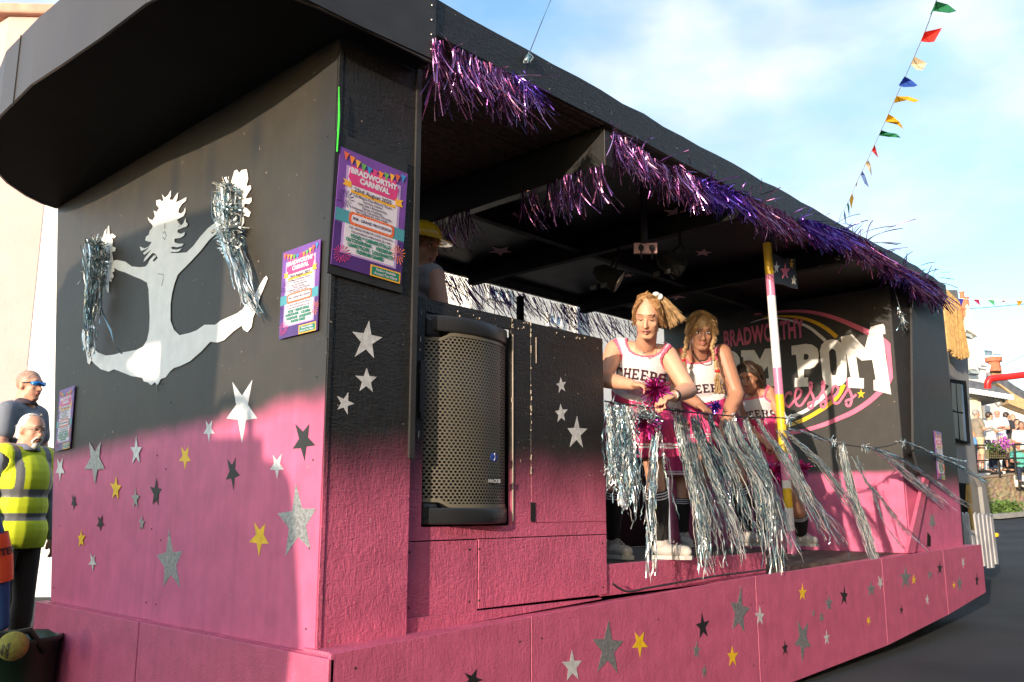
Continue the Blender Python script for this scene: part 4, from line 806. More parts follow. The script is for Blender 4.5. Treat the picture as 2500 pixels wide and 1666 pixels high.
def body_prims(J, m, infl=0, which='all', wide=1):
    s = J['s']; B_ = lambda r: r*s+infl
    up = (J['neck']-J['pel']); R, sd, f, u = frame(up, J['sL']-J['sR'])
    hw = (J['sL']-J['sR']).length/2
    if which in ('all', 'torso'):
        m.ball(J['pel']+u*.02*s, (B_(.155*wide), B_(.115*wide), B_(.13)), 20, 12, R)
        m.ball(J['pel'].lerp(J['neck'], .33), (B_(.140*wide), B_(.108*wide), B_(.14)), 20, 12, R)
        m.ball(J['pel'].lerp(J['neck'], .66), (B_(min(.165*wide, hw*.95/s)), B_(.118*wide), B_(.17)), 20, 12, R)
        for k in 'LR': m.limb(J['s'+k].lerp(J['neck'], .18), J['neck'].lerp(J['pel'], .10), B_(.055), B_(.065))
        m.limb(J['sL'].lerp(J['sR'], .1)-u*.04*s, J['sR'].lerp(J['sL'], .1)-u*.04*s, B_(.06), B_(.06))
    return R, sd, f, u
def arm(J, k, m, infl=0, frac=1.0):
    s = J['s']; a, b, c = J['s'+k], J['e'+k], J['w'+k]; r = lambda x: x*s*J.get('armw', 1)+infl
    if frac < 1:
        m.limb(a, a.lerp(b, frac), r(.056), r(.050)); return
    m.limb(a, b, r(.052), r(.042)); m.limb(b, b.lerp(c, .35), r(.042), r(.040)); m.limb(b.lerp(c, .35), c, r(.040), r(.026))
def hand(J, k, m, grip=.5, dirn=None, palmn=None):
    s = J['s']; w_ = J['w'+k]; d = (dirn or (w_-J['e'+k])).normalized(); n = (palmn or Vector((0, 0, -1))); n = (n-d*n.dot(d)).normalized(); t = d.cross(n)*(1 if k == 'R' else -1)
    # d along the hand, n palm normal, t towards the thumb
    c = w_+d*.045*s
    Rm = Matrix((t, n, d)).transposed(); m.ball(c, (.041*s, .017*s, .050*s), 14, 10, Rm); m.limb(w_-d*.01*s, c, .024*s, .022*s, 10)
    for i, ln in enumerate((.070, .078, .073, .058)):
        b0 = w_+d*.082*s+t*(.030-.020*i)*s; L1 = ln*s
        d1 = (d+n*grip*.9).normalized(); p1 = b0+d1*L1*.42; d2 = (d*(1-grip)+n*(.4+grip)).normalized(); p2 = p1+d2*L1*.33; d3 = (d*(1-1.5*grip)+n*(.3+grip)).normalized(); p3 = p2+d3*L1*.25
        m.tube([b0-d*.02*s, b0, p1, p2, p3], [.0095*s, .0095*s, .0088*s, .008*s, .0065*s], 8)
    b0 = w_+d*.025*s+t*.030*s; q = (d*.7+t*.75+n*grip*.4).normalized(); p1 = b0+q*.034*s; q2 = (d+n*grip*.8+t*.1).normalized(); m.tube([b0, p1, p1+q2*.030*s, p1+q2*.046*s], [.013*s, .0115*s, .010*s, .008*s], 8)
def legs(J, m, infl=0, top=0, bot=1, rb=1):
    s = J['s']; r = lambda x: x*s*rb+infl
    for k in 'LR':
        h_, kn, a = J['h'+k], J['k'+k], J['a'+k]
        m.limb(h_, kn, r(.083), r(.052)); m.limb(kn, kn.lerp(a, .35), r(.052), r(.056)); m.limb(kn.lerp(a, .35), a, r(.056), r(.034))
def foot(J, k, m, infl=0):
    s = J['s']; a, t = J['a'+k], J['t'+k]; hl = a+Vector((0, 0, -.045*s))-(t-a).normalized()*.02*s
    m.limb(a, hl, .034*s+infl, .032*s+infl); m.limb(hl, t, .032*s+infl, .030*s+infl)
def head_prims(J, m):
    s = J['s']*J.get('hs', 1); c = J['head']; f = J['hf'].normalized(); up0 = J.get('hu', Vector((0, 0, 1))); u = (up0-f*up0.dot(f)).normalized(); l = u.cross(f)
    R = Matrix((l, f, u)).transposed(); P = lambda a, b, h: c+l*a*s+f*b*s+u*h*s
    m.ball(P(0, -.012, .030), (.074*s, .093*s, .088*s), 24, 16, R)
    m.ball(P(0, .028, -.028), (.060*s, .058*s, .078*s), 20, 14, R)
    m.ball(P(0, .055, -.088), (.028*s, .026*s, .022*s), 12, 8, R); m.limb(P(.043, .02, -.062), P(.016, .058, -.092), .020*s, .018*s, 10); m.limb(P(-.043, .02, -.062), P(-.016, .058, -.092), .020*s, .018*s, 10)
    m.ball(P(0, .068, .038), (.048*s, .018*s, .020*s), 14, 8, R); m.ball(P(.036, .056, -.020), (.022*s, .020*s, .020*s), 10, 8, R); m.ball(P(-.036, .056, -.020), (.022*s, .020*s, .020*s), 10, 8, R)
    m.limb(P(0, .080, .018), P(0, .102, -.022), .0085*s, .012*s, 10); m.ball(P(.011, .090, -.026), .008*s, 8, 6); m.ball(P(-.011, .090, -.026), .008*s, 8, 6)
    m.ball(P(0, .074, -.052), (.026*s, .016*s, .014*s), 12, 8, R)
    for q in (1, -1): m.ball(P(.076*q, -.008, -.004), (.010*s, .020*s, .032*s), 10, 8, R); m.limb(P(.079*q, -.016, .014), P(.078*q, -.012, -.022), .008*s, .007*s, 8)
    m.limb(P(0, -.02, -.06), J['neck']+Vector((0, 0, -.01)), .052*s*J.get('neckw', 1), .060*s*J.get('neckw', 1), 16)
    return P, R, l, f, u, s
def face(J, t, P, R, s, open_mouth=False, lip=None, brow=None, closed=False, det=True):
    for q in (1, -1):
        if not closed:
            m = MB(); m.ball(P(.030*q, .0745, .014), (.014*s, .006*s, .0065*s), 12, 8, R); e = part('eye', m, M['white'], t, True)
            m = MB(); m.ball(P(.030*q, .0795, .014), (.006*s, .003*s, .006*s), 10, 6, R); part('iris', m, M['eye'], e, True)
        m = MB(); m.tube([P(.016*q, .0805, .019), P(.030*q, .0815, .0225), P(.044*q, .073, .018)] if not closed else [P(.016*q, .079, .012), P(.030*q, .0805, .008), P(.044*q, .072, .012)], [.0018*s, .0026*s, .0018*s], 6); part('eyelid', m, M['eye'], t, True)
        m = MB(); m.tube([P(.012*q, .0845, .036), P(.028*q, .0845, .043), P(.047*q, .071, .037)], [.0018*s, .0024*s, .0012*s], 6); part('eyebrow', m, brow or M['brow'], t, True)
    m = MB(); m.tube([P(-.025, .078, -.052), P(-.010, .090, -.046), P(0, .092, -.0475), P(.010, .090, -.046), P(.025, .078, -.052)], [.002*s, .0045*s, .004*s, .0045*s, .002*s], 8)
    m.tube([P(-.024, .078, -.054), P(0, .090, -.060 if not open_mouth else -.064), P(.024, .078, -.054)], [.002*s, .006*s, .002*s], 8); part('lips', m, lip or M['lip'], t, True)
    if open_mouth: m = MB(); m.ball(P(0, .089, -.0545), (.015*s, .006*s, .0035*s), 10, 6, R); part('mouth_opening', m, M['eye'], t, True)
def hair_cap(J, P, R, s, back=0, top=0, m=None, low=-.03, r=(.081, .098, .093)):
    m = m or MB(); m.ball(P(0, -.022-back, .036+top), (r[0]*s, r[1]*s, r[2]*s), 24, 16, R); m.limb(P(.035, -.055, .0), P(.03, -.055, low), .045*s, .035*s, 12); m.limb(P(-.035, -.055, .0), P(-.03, -.055, low), .045*s, .035*s, 12); return m
def strands(m, P, roots, ends, n, wd, s, jit=.012, mid=None):
    for k in range(n):
        i = random.randrange(len(roots)); a = P(*roots[i])+Vector([random.gauss(0, jit) for _ in range(3)])*s; b = P(*ends[i])+Vector([random.gauss(0, jit*1.5) for _ in range(3)])*s
        c = (P(*mid[i]) if mid else (a+b)/2)+Vector([random.gauss(0, jit) for _ in range(3)])*s
        m.ribbon([spline([a, c, b], j/6) for j in range(7)], wd*random.uniform(.6, 1.3), None, random.uniform(-1, 1), random.uniform(0, 3))
    return m
def hairmat(name, c): return mat(name, c, .45, var=.4, vscale=60)
HB = hairmat('hair_blonde', (.42, .235, .105)); HB2 = hairmat('wig_blonde', (.42, .27, .13)); HD = hairmat('hair_dark', (.05, .03, .02)); HW = hairmat('hair_white', (.72, .70, .66)); HG = hairmat('hair_grey', (.3, .28, .26)); HS = hairmat('hair_stubble', (.36, .22, .16))
CW = mat('cheer_white', (.62, .60, .62), .8, var=.06, vscale=8, bump=.25, bscale=9); CP = mat('cheer_pink', (.55, .035, .15), .75, var=.1, vscale=8, bump=.25, bscale=9); CT = mat('cheer_trim', (.80, .12, .22), .7)
SK = mat('sock_black', (.012, .012, .013), .9, bump=.2); SW = mat('sock_white', (.7, .7, .7), .9); SHW = mat('canvas_shoe', (.42, .40, .37), .8, var=.2, vscale=20); SOLE = mat('shoe_sole', (.45, .43, .4), .6); SHB = mat('dark_shoe', (.02, .018, .018), .6); BS = mat('black_shorts', (.01, .01, .011), .8)
def slab_letters(word):
    """block letters with feet; 1 high, each a list of boxes"""
    G = {'C': [(.1,.0,.75,.2),(.1,.8,.75,1),(0,.12,.24,.88),(.55,.62,.78,1),(.55,0,.75,.3)], 'H': [(.08,0,.28,1),(.62,0,.82,1),(.2,.4,.7,.6),(0,0,.36,.16),(.54,0,.9,.16),(0,.84,.36,1),(.54,.84,.9,1)],
         'E': [(.08,0,.3,1),(.0,0,.8,.17),(0,.83,.78,1),(.25,.42,.6,.6),(.66,.0,.8,.3),(.64,.7,.78,1)], 'R': [(.08,0,.3,1),(0,0,.38,.16),(0,.84,.6,1),(.55,.5,.78,.95),(.25,.42,.65,.58),(.48,.1,.7,.5),(.55,0,.88,.16)],
         'S': [(.08,.82,.75,1),(0,.5,.24,.9),(.1,.42,.7,.6),(.55,.1,.78,.52),(.02,0,.7,.18),(.55,.66,.75,.95),(.02,.05,.2,.34)]}
    m = MB(); x = 0
    for ch in word:
        for k, (a, b, c, d) in enumerate(G[ch]):
            nx = max(2, int((c-a)/.12)); 
            for i in range(nx):
                u0 = a+(c-a)*i/nx; u1 = a+(c-a)*(i+1)/nx; m.add([(x+u0, b, .002*k), (x+u1, b, .002*k), (x+u1, d, .002*k), (x+u0, d, .002*k)], [(0, 1, 2, 3)])
        x += 1.0
    return m, x-.15
def wrap_text(word, shirt, c, right, up, height, t, bend=0, mt=None, lift=.004):
    """writing laid on a garment by dropping it straight on to the cloth"""
    m, W_ = slab_letters(word); n = right.cross(up).normalized(); bv = BVHTree.FromPolygons(shirt.v, shirt.f); k = height
    e = MB(); e.f = m.f
    for v in m.v:
        x = (v.x-W_/2)*k*.80; y = (v.y-.5)*k-bend*x*x; o = c+right*x+up*y+n*.5
        hit = bv.ray_cast(o, -n); p = hit[0] if hit[0] is not None else c+right*x+up*y
        e.v.append(p+n*(lift+v.z*.1))
    return part('chest_lettering', e, mt or M['ink'], t)
M['ink'] = mat('lettering_dark', (.05, .012, .025), .6); M['inkpink'] = mat('lettering_pink', (.62, .10, .18), .6)
def shoes(J, t, mt, hi=False, sole=SOLE):
    for k in 'LR':
        m = MB(); foot(J, k, m, .004)
        if hi: m.limb(J['a'+k], J['a'+k].lerp(J['k'+k], .10), .046*J['s'], .044*J['s'])
        sh = part('shoe', remesh(m, .008, 3), mt, t, True)
        a, q = J['a'+k], J['t'+k]; d = (q-a); d.z = 0; d = d.normalized(); n = Vector((-d.y, d.x, 0)); z = q.z-.043*J['s']; b0 = a-d*.055; b1 = q+d*.035; b0.z = b1.z = z
        pts = [b0+n*.03, b0-n*.03, b1-n*.042-d*.04, b1-n*.02, b1+n*.02, b1+n*.042-d*.04]; m = MB(); m.slab([pts], (0, 0, .022)); part('sole', m, sole, sh)
        if hi:
            m = MB()
            for i in range(5):
                c = a.lerp(q, .25+i*.13)+Vector((0, 0, .034-.004*i)); m.tube([c-n*.022, c+Vector((0, 0, .008)), c+n*.022], .0035, 5)
            part('laces', m, SOLE, sh)
def socks(J, t):
    for k in 'LR':
        s = J['s']; kn, a = J['k'+k], J['a'+k]; m = MB(); c0, c1, c2 = kn.lerp(a, .16), kn.lerp(a, .38), a
        m.tube([kn.lerp(a, .13), c0, c1, kn.lerp(a, .7), c2], [.061*s, .063*s, .065*s, .050*s, .042*s], 20, False); sk = part('sock', m, SK, t, True)
        m = MB()
        for u in (.15, .195, .24): m.tube([kn.lerp(a, u), kn.lerp(a, u+.018)], [.0645*s, .0652*s], 20, False)
        part('sock_stripe', m, SW, sk, True)
def cheerleader(name_label, J, hemz, skin, hair_fn, cat='person', vox=.0075, text=True, tpos=.60, closed=False, open_mouth=False, top_c=None, waist=None, hem_r=.25, pleats=26, grips=(.6, .6), scoop=.105, wide=1, hems=(1, 1), hdir=(None, None), lift=0):
    root = J['pel'].copy(); root.z = min(J['tL'].z, J['tR'].z)-.03
    t = thing('person', root, name_label, cat, 'cheerleaders on the float')
    m = MB(); R, sd, f, u = body_prims(J, m, wide=wide)
    for i, k in enumerate('LR'): arm(J, k, m); hand(J, k, m, grips[i], hdir[i]); foot(J, k, m)
    legs(J, m); P, RH, l, hf, hu, s = head_prims(J, m)
    part('body', remesh(m, vox, 3), skin, t, True); face(J, t, P, RH, s, open_mouth, closed=closed)
    m = MB(); body_prims(J, m, .013, 'torso', wide); top = remesh(m, .0065, 5)
    sc = J['neck']+f*.06*J['s']-u*.03*J['s']
    wp = J['pel'].lerp(J['neck'], .22)
    def inside(c):
        if (c-sc).length < scoop*J['s']: return False
        if (c-J['neck']-u*.05).length < .11*J['s']: return False
        for k in 'LR':
            a = J['s'+k]; o = a+(J['e'+k]-a).normalized()*.02
            if (c-o).length < .068*J['s']: return False
        return (c-wp).dot(u) > -.05
    top = keep(top, inside)
    tp = part('cheer_top', top, [CW, CP, CT], t, True)
    def zn(c):
        if (c-wp).dot(u) < .075*J['s']: return 1
        if (c-sc).length < (scoop+.011)*J['s'] or (c-J['neck']-u*.05).length < .121*J['s']: return 2
        for k in 'LR':
            a = J['s'+k]; o = a+(J['e'+k]-a).normalized()*.02
            if (c-o).length < .079*J['s']: return 2
        return 0
    zones(tp, zn); so = tp.modifiers.new('thick', 'SOLIDIFY'); so.thickness = .004
    if text:
        c = J['pel'].lerp(J['neck'], tpos); wrap_text('CHEERS', top, c, sd if False else -sd if (-sd).dot(RGT) > 0 else sd, u, .062*J['s'], tp, 2.2)
    # pleated skirt
    R2, s2, f2, u2 = frame(Vector((0, 0, 1))*.7+u*.3, J['hL']-J['hR']); n = pleats*4; m = MB(); rows = 44; c0 = wp-u*.02; hc = (J['hL']+J['hR'])/2; hc = Vector((hc.x, hc.y, hemz))+f2*.02
    for i in range(rows+1):
        v = i/rows; c = c0.lerp(hc, v); a_ = (.150*wide+ (hem_r-.150)*v**.8)*J['s']; b_ = (.122*wide+(hem_r*.86-.122)*v**.8)*J['s']
        for j in range(n):
            th = 2*math.pi*j/n; w_ = 1+.055*v*math.cos(th*pleats)+.02*math.sin(3*th)*v
            m.v.append(c+s2*math.cos(th)*a_*w_+f2*math.sin(th)*b_*w_)
    for i in range(rows):
        for j in range(n): m.f.append((i*n+j, i*n+(j+1) % n, (i+1)*n+(j+1) % n, (i+1)*n+j))
    sk = part('skirt', m, [CP, SW], t, True); zones(sk, lambda c: 1 if (hemz+.010 < c.z < hemz+.020 or hemz+.028 < c.z < hemz+.036) else 0)
    so = sk.modifiers.new('thick', 'SOLIDIFY'); so.thickness = .004
    m = MB(); m.tube([hc+Vector((0, 0, .010)), hc+Vector((0, 0, .018))], [hem_r*J['s']*1.02]*2, 4)
    m = MB()
    for k in 'LR': m.tube([J['h'+k]+Vector((0, 0, .02)), J['h'+k].lerp(J['k'+k], .35)], [.098*J['s'], .088*J['s']], 18)
    part('under_shorts', m, BS, t, True)
    socks(J, t); shoes(J, t, SHW, True)
    hair_fn(t, J, P, RH, s)
    return t, P, RH, top
def mag_pom(label, c, r=.11, n=420, mt='tmagenta'):
    m = MB()
    for k in range(n):
        d = Vector((random.gauss(0, 1), random.gauss(0, 1), random.gauss(0, 1))).normalized(); e = Vector((random.gauss(0, .3), random.gauss(0, .3), -.25)); l = r*random.uniform(.6, 1.1)
        m.ribbon([c, c+d*l*.5, c+d*l+e*l*.3], .006, None, random.uniform(-2, 2), random.uniform(0, 6))
    return one('pom_pom', m, M[mt], label, 'pom-pom', 'magenta pom-poms held by the cheerleaders')
def H(x, y, w): return U(zh(x, y), w=w)
def Wp(x, y, w): return U(zw(x, y), w=w)
DZ = .81
def onfloor(p, w_, z=DZ+.03):
    q = U(p, w=w_); d = (q-CAM); d.z = 0; return q*1.0 if False else Vector((q.x, q.y, z))
# --- blond woman at the front edge, leaning forward over the streamers
J = dict(s=1.0, head=H(500, 415, 4.82), neck=H(465, 765, 4.98), sR=H(110, 800, 5.05), sL=H(730, 870, 4.98), pel=Wp(225, 720, 5.18), hR=Wp(150, 770, 5.2), hL=Wp(300, 780, 5.16),
         eR=H(-40, 1160, 4.93), wR=H(310, 1225, 4.72), eL=H(985, 1290, 4.86), wL=H(790, 1365, 4.66), kR=Wp(105, 1050, 5.06), kL=Wp(318, 1050, 4.98), aR=Wp(92, 1345, 5.10), aL=Wp(350, 1370, 5.02), armw=1.12, neckw=1.0)
J['tR'] = J['aR']+Vector((-.03, -.13, -.055)); J['tL'] = J['aL']+Vector((.05, -.13, -.055))
for k in 'LR': J['a'+k].z = DZ+.095; J['t'+k].z = DZ+.045
J['hf'] = (-FWD*.86-RGT*.30-Vector((0, 0, 1))*.36).normalized(); J['hu'] = Vector((0, 0, 1))+RGT*.10
def hair_woman(t, J, P, R, s):
    m = MB(); m.ball(P(0, -.026, .036), (.077*s, .092*s, .089*s), 24, 16, R); m.limb(P(.072, .006, .03), P(.068, -.01, -.04), .020*s, .014*s, 10); m.limb(P(-.072, .006, .03), P(-.066, -.01, -.03), .018*s, .012*s, 10); m.ball(P(.06, -.06, .03), (.04*s, .04*s, .05*s), 12, 8)
    hp = part('hair', remesh(m, .008, 2), HB, t, True)
    m = MB()
    rt = [(.02, .046, .112), (.05, .025, .105), (.0, .02, .125), (-.03, .040, .110), (-.05, .015, .10), (.06, .0, .08), (.0, -.02, .128)]
    md = [(.058, .048, .070), (.073, .02, .040), (.06, -.02, .11), (-.056, .048, .065), (-.071, .02, .040), (.076, -.02, .03), (-.055, -.04, .10)]
    en = [(.073, .012, -.010), (.074, -.01, -.050), (.070, -.06, .03), (-.070, .012, -.015), (-.072, -.01, -.045), (.086, -.035, -.055), (-.065, -.07, .02)]
    strands(m, P, rt, en, 1500, .0020, s, .005, md); part('hair_strands', m, HB, t)
    m = MB(); a = (.055, -.03, .112)
    strands(m, P, [a]*4, [(.160, -.05, .0), (.185, -.03, -.018), (.145, -.03, -.040), (.125, -.04, -.055)], 620, .0022, s, .0055, [(.105, -.04, .075), (.118, -.03, .06), (.108, -.03, .04), (.095, -.03, .025)]); part('ponytail', m, HB2, t)
    m = MB(); m.ball(P(.045, -.012, .128), (.026*s, .018*s, .014*s), 10, 6); m.ball(P(.062, -.02, .112), (.016*s, .02*s, .018*s), 10, 6); part('hair_bow', m, M['white'], t, True)
wom, PW_, RW_, tp_ = cheerleader('sunlit blond woman with a ponytail and CHEERS top leaning over the streamers', J, .0+Wp(300, 890, 5.0).z, M['skin'], hair_woman, vox=.0062, closed=True, open_mouth=True, grips=(.75, .8), scoop=.112, tpos=.76, wide=1.12, hem_r=.27,
    hdir=(H(600, 1430, 4.58)-J['wL'], H(520, 1240, 4.64)-J['wR']))
d = (J['wL']-J['eL']).normalized(); m = MB(); c = J['wL']-d*.035; m.tube([c-d*.008, c+d*.008], .034, 16); wt = part('watch_strap', m, M['black'], wom, True)
m = MB(); n_ = (CAM-c).normalized(); m.tube([c+n_*.030, c+n_*.040], .019, 16); part('watch_face', m, M['pale_silver'], wt)
m = MB(); nk = [H(*q) for q in ((345, 690, 4.87), (385, 780, 4.84), (443, 842, 4.82), (510, 820, 4.84), (550, 740, 4.87))]; m.tube([spline(nk, i/14) for i in range(15)], .0016, 5); m.ball(nk[2], .006, 8, 6); part('necklace', m, M['steel'], wom, True)
mag_pom('dark red foil pom-pom in the blond woman\'s hand above the streamers', H(590, 1280, 4.66), .085, 380)
mag_pom('magenta pom-pom hanging below the blond woman\'s hands behind the streamers', Wp(270, 740, 4.80), .09, 260)
# --- man in a braided wig
J = dict(s=1.19, head=H(1135, 590, 6.76), neck=H(1115, 880, 6.93), sR=H(880, 900, 6.98), sL=H(1385, 850, 6.88), pel=Wp(600, 740, 7.04), hR=Wp(540, 770, 7.07), hL=Wp(655, 775, 7.00),
         eR=Wp(415, 560, 6.80), wR=Wp(540, 650, 6.56), eL=Wp(735, 600, 6.76), wL=Wp(672, 770, 6.56), kR=Wp(545, 1060, 6.92), kL=Wp(745, 1020, 6.84), aR=Wp(565, 1330, 7.04), aL=Wp(795, 1330, 6.98), armw=1.25, neckw=1.25)
J['tR'] = J['aR']-FWD*.15; J['tL'] = J['aL']-FWD*.15+RGT*.04
for k in 'LR': J['a'+k].z = DZ+.095; J['t'+k].z = DZ+.045
J['hf'] = (-FWD*.93-RGT*.05-Vector((0, 0, 1))*.28).normalized(); J['hu'] = Vector((0, 0, 1))
def braid(m, a, b, c, r):
    for i in range(15):
        p = spline([a, b, c], i/14); o = Vector((.6*r*math.sin(i*2.4), 0, 0)); m.ball(p+o, (r, r*.8, r*1.1), 8, 6)
def hair_wig(t, J, P, R, s):
    m = hair_cap(J, P, R, s, .0, .006, r=(.088, .104, .098)); m.limb(P(.078, .025, .05), P(.080, .01, -.03), .024*s, .02*s); m.limb(P(-.078, .025, .05), P(-.080, .01, -.03), .024*s, .02*s)
    part('wig', remesh(m, .009, 2), HB2, t, True)
    m = MB(); strands(m, P, [(.0, .03, .135)]*4, [(.09, .04, .0), (-.09, .04, .0), (.09, .0, .0), (-.09, .0, .0)], 420, .003, s, .006, [(.06, .065, .085), (-.06, .065, .085), (.08, .02, .09), (-.08, .02, .09)]); part('wig_strands', m, HB2, t)
    for q, e, md_ in ((1, H(1330, 1060, 6.65), H(1270, 790, 6.69)), (-1, H(920, 930, 6.69), H(960, 720, 6.69))):
        m = MB(); braid(m, P(.088*q, .02, -.04), md_, e, .019); b = part('braid', m, HB2, t, True)
        m = MB(); m.ball(e+Vector((0, 0, -.0)), (.026, .022, .014), 10, 6); part('hair_tie', m, M['red'], b, True)
        m = MB()
        for k in range(60): m.ribbon([e, e+Vector((random.gauss(0, .014), random.gauss(0, .014), -.07)), e+Vector((random.gauss(.02, .02), random.gauss(0, .02), -.17))], .005, None, 1, random.uniform(0, 3))
        part('braid_end', m, HB2, b)
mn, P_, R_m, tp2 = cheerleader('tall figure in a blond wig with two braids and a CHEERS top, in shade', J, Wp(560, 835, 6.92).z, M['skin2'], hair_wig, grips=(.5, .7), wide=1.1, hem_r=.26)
m = MB(); m.tube([spline([P_(-.05, .0, -.13), P_(-.03, .075, -.165), P_(.03, .075, -.165), P_(.05, .0, -.13)], i/12) for i in range(13)], .005, 6); part('cord_necklace', m, M['black'], mn, True)
mag_pom('magenta pom-pom hanging from the braided figure\'s lowered hand', Wp(632, 905, 6.44), .11, 420)
mag_pom('violet-pink pom-pom tuft held against the braided figure\'s skirt', Wp(625, 665, 6.51), .06, 160, 'tviolet')
# --- dark-haired cheerleader behind the pole
J = dict(s=1.07, head=Wp(800, 515, 7.31), neck=Wp(835, 610, 7.41), sR=Wp(775, 650, 7.48), sL=Wp(905, 590, 7.36), pel=Wp(880, 800, 7.41), hR=Wp(845, 830, 7.43), hL=Wp(925, 835, 7.39),
         eR=Wp(780, 760, 7.31), wR=Wp(860, 830, 7.19), eL=Wp(965, 720, 7.31), wL=Wp(960, 850, 7.19), kR=Wp(860, 1080, 7.36), kL=U(zr(635, 500), w=7.31), aR=Wp(870, 1320, 7.41), aL=U(zr(655, 660), w=7.41))
J['tR'] = J['aR']-FWD*.15; J['tL'] = J['aL']-FWD*.13+RGT*.06
for k in 'LR': J['a'+k].z = DZ+.06; J['t'+k].z = DZ+.02
J['hf'] = (-FWD*.75-RGT*.5-Vector((0, 0, 1))*.3).normalized()
def hair_dark(t, J, P, R, s):
    m = hair_cap(J, P, R, s, 0, .004, low=-.08); part('hair', remesh(m, .010, 2), HD, t, True)
    m = MB(); strands(m, P, [(.0, .02, .13)]*4, [(.085, -.02, -.08), (-.085, .0, -.07), (.07, -.07, -.10), (-.07, -.07, -.1)], 420, .0035, s, .008, [(.08, .04, .06), (-.08, .04, .06), (.09, -.04, .06), (-.09, -.04, .06)]); part('hair_strands', m, HD, t)
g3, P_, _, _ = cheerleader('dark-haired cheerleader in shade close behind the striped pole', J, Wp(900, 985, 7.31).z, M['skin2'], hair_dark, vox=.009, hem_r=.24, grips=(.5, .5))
mag_pom('bright magenta pom-pom low behind the striped pole', Wp(935, 1010, 7.08), .12, 420)
mag_pom('magenta pom-pom showing against the pink rear wall right of the pole', U(zr(640, 240), w=7.08), .09, 300)
# --- child half hidden behind the woman
J = stand((0, 0, DZ), math.pi+AZ, 1.45, 'front'); c = Wp(410, 1375, 6.95); sh = Vector((c.x, c.y, 0))
for k in J:
    if isinstance(J[k], Vector) and k != 'hf': J[k] = J[k]+sh
def hair_child(t, J, P, R, s): m = hair_cap(J, P, R, s, low=-.1); part('hair', remesh(m, .010, 2), HB, t, True)
cheerleader('small cheerleader almost hidden behind the woman with the ponytail', J, Wp(430, 1020, 6.9).z, M['skin'], hair_child, vox=.01, hem_r=.24, pleats=20)
# --- person with the yellow hat behind the column
def plain(label, J, shirt=None, trousers=None, skin=None, hairf=None, sleeves=.55, vox=.009, shoe=SHB, group=None, shorts=False, facedet=True, wide=1, long=False, det=True):
    root = J['pel'].copy(); root.z = min(J['tL'].z, J['tR'].z)-.03; t = thing('person', root, label, 'person', group)
    m = MB(); R, sd, f, u = body_prims(J, m, wide=wide)
    for k in 'LR': arm(J, k, m); (hand(J, k, m, .4) if det else m.limb(J['w'+k], J['w'+k]+(J['w'+k]-J['e'+k]).normalized()*.12, .032, .022)); foot(J, k, m)
    legs(J, m); P, RH, l, hf, hu, s = head_prims(J, m); part('body', remesh(m, vox, 3), skin or M['skin'], t, True)
    if facedet: face(J, t, P, RH, s, brow=J.get('brow'))
    if shirt:
        m = MB(); body_prims(J, m, .018, 'torso', wide)
        for k in 'LR':
            if long: arm(J, k, m, .014)
            elif sleeves: arm(J, k, m, .016, sleeves)
        sm = remesh(m, vox*1.15, 4); nk = J['neck']+u*.05*s
        sm = keep(sm, lambda c: (c-nk).length > .078*s); so = part('shirt', sm, shirt, t, True)
    else: sm = None; so = None
    if trousers:
        m = MB(); legs(J, m, .014, rb=1.08); m.ball(J['pel'], (.165*wide*s+.012, .125*wide*s+.012, .12*s), 20, 12, R); tm = remesh(m, vox*1.3, 4); kz = min(J['kL'].z, J['kR'].z)
        if shorts: tm = keep(tm, lambda c: min((c-J['aL']).length, (c-J['aR']).length) > .40*s)
        else: tm = keep(tm, lambda c: min((c-J['aL']).length, (c-J['aR']).length) > .055*s)
        part('shorts' if shorts else 'trousers', tm, trousers, t, True)
    shoes(J, t, shoe, False, SOLE if shoe is SHW else SHB)
    if hairf: hairf(t, J, P, RH, s)
    return t, P, RH, sm, so, (R, sd, f, u)
HH = U(zo(105, 1095), w=4.68); J = stand((HH.x, HH.y, .70), -.15, 1.72, 'front'); dz = HH-J['head']
for k in J:
    if isinstance(J[k], Vector) and k not in ('hf',): J[k] = J[k]+Vector((dz.x, dz.y, dz.z if k[0] not in 'atk' else dz.z*.3))
J['hf'] = (RGT*.80-FWD*.42-Vector((0, 0, 1))*.12).normalized()
YH = mat('yellow_hat', (.80, .48, .01), .3, coat=.3)
def hat(t, J, P, R, s):
    m = hair_cap(J, P, R, s, low=-.11); part('hair', remesh(m, .010, 2), HB, t, True)
    m = MB(); vs = []
    for j in range(9):
        ph = math.pi/2*j/8
        for i in range(28):
            th = 2*math.pi*i/28; vs.append(P(math.cos(th)*.094*math.cos(ph), -.01+math.sin(th)*.112*math.cos(ph), .062+.092*math.sin(ph)))
    m.add(vs, [(j*28+i, j*28+(i+1) % 28, (j+1)*28+(i+1) % 28, (j+1)*28+i) for j in range(8) for i in range(28)]); h_ = part('yellow_hat', m, YH, t, True)
    m = MB(); vs = []
    for r_ in (0, 1):
        for i in range(28):
            th = 2*math.pi*i/28; k = .03*r_*(1+1.2*max(0, math.sin(th))); vs.append(P(math.cos(th)*(.094+k), -.01+math.sin(th)*(.112+k), .062-.012*r_))
    m.add(vs, [(i, (i+1) % 28, 28+(i+1) % 28, 28+i) for i in range(28)]); b = part('brim', m, YH, h_, True); b.modifiers.new('t', 'SOLIDIFY').thickness = .005
WV = mat('white_vest', (.30, .28, .28), .8)
t5, P5, _, sm5, so5, _ = plain('person in a glossy yellow hat and white vest looking right from behind the black column', J, WV, BS, M['skin'], hat, sleeves=0, group=None)
M['lip2'] = M['lip']
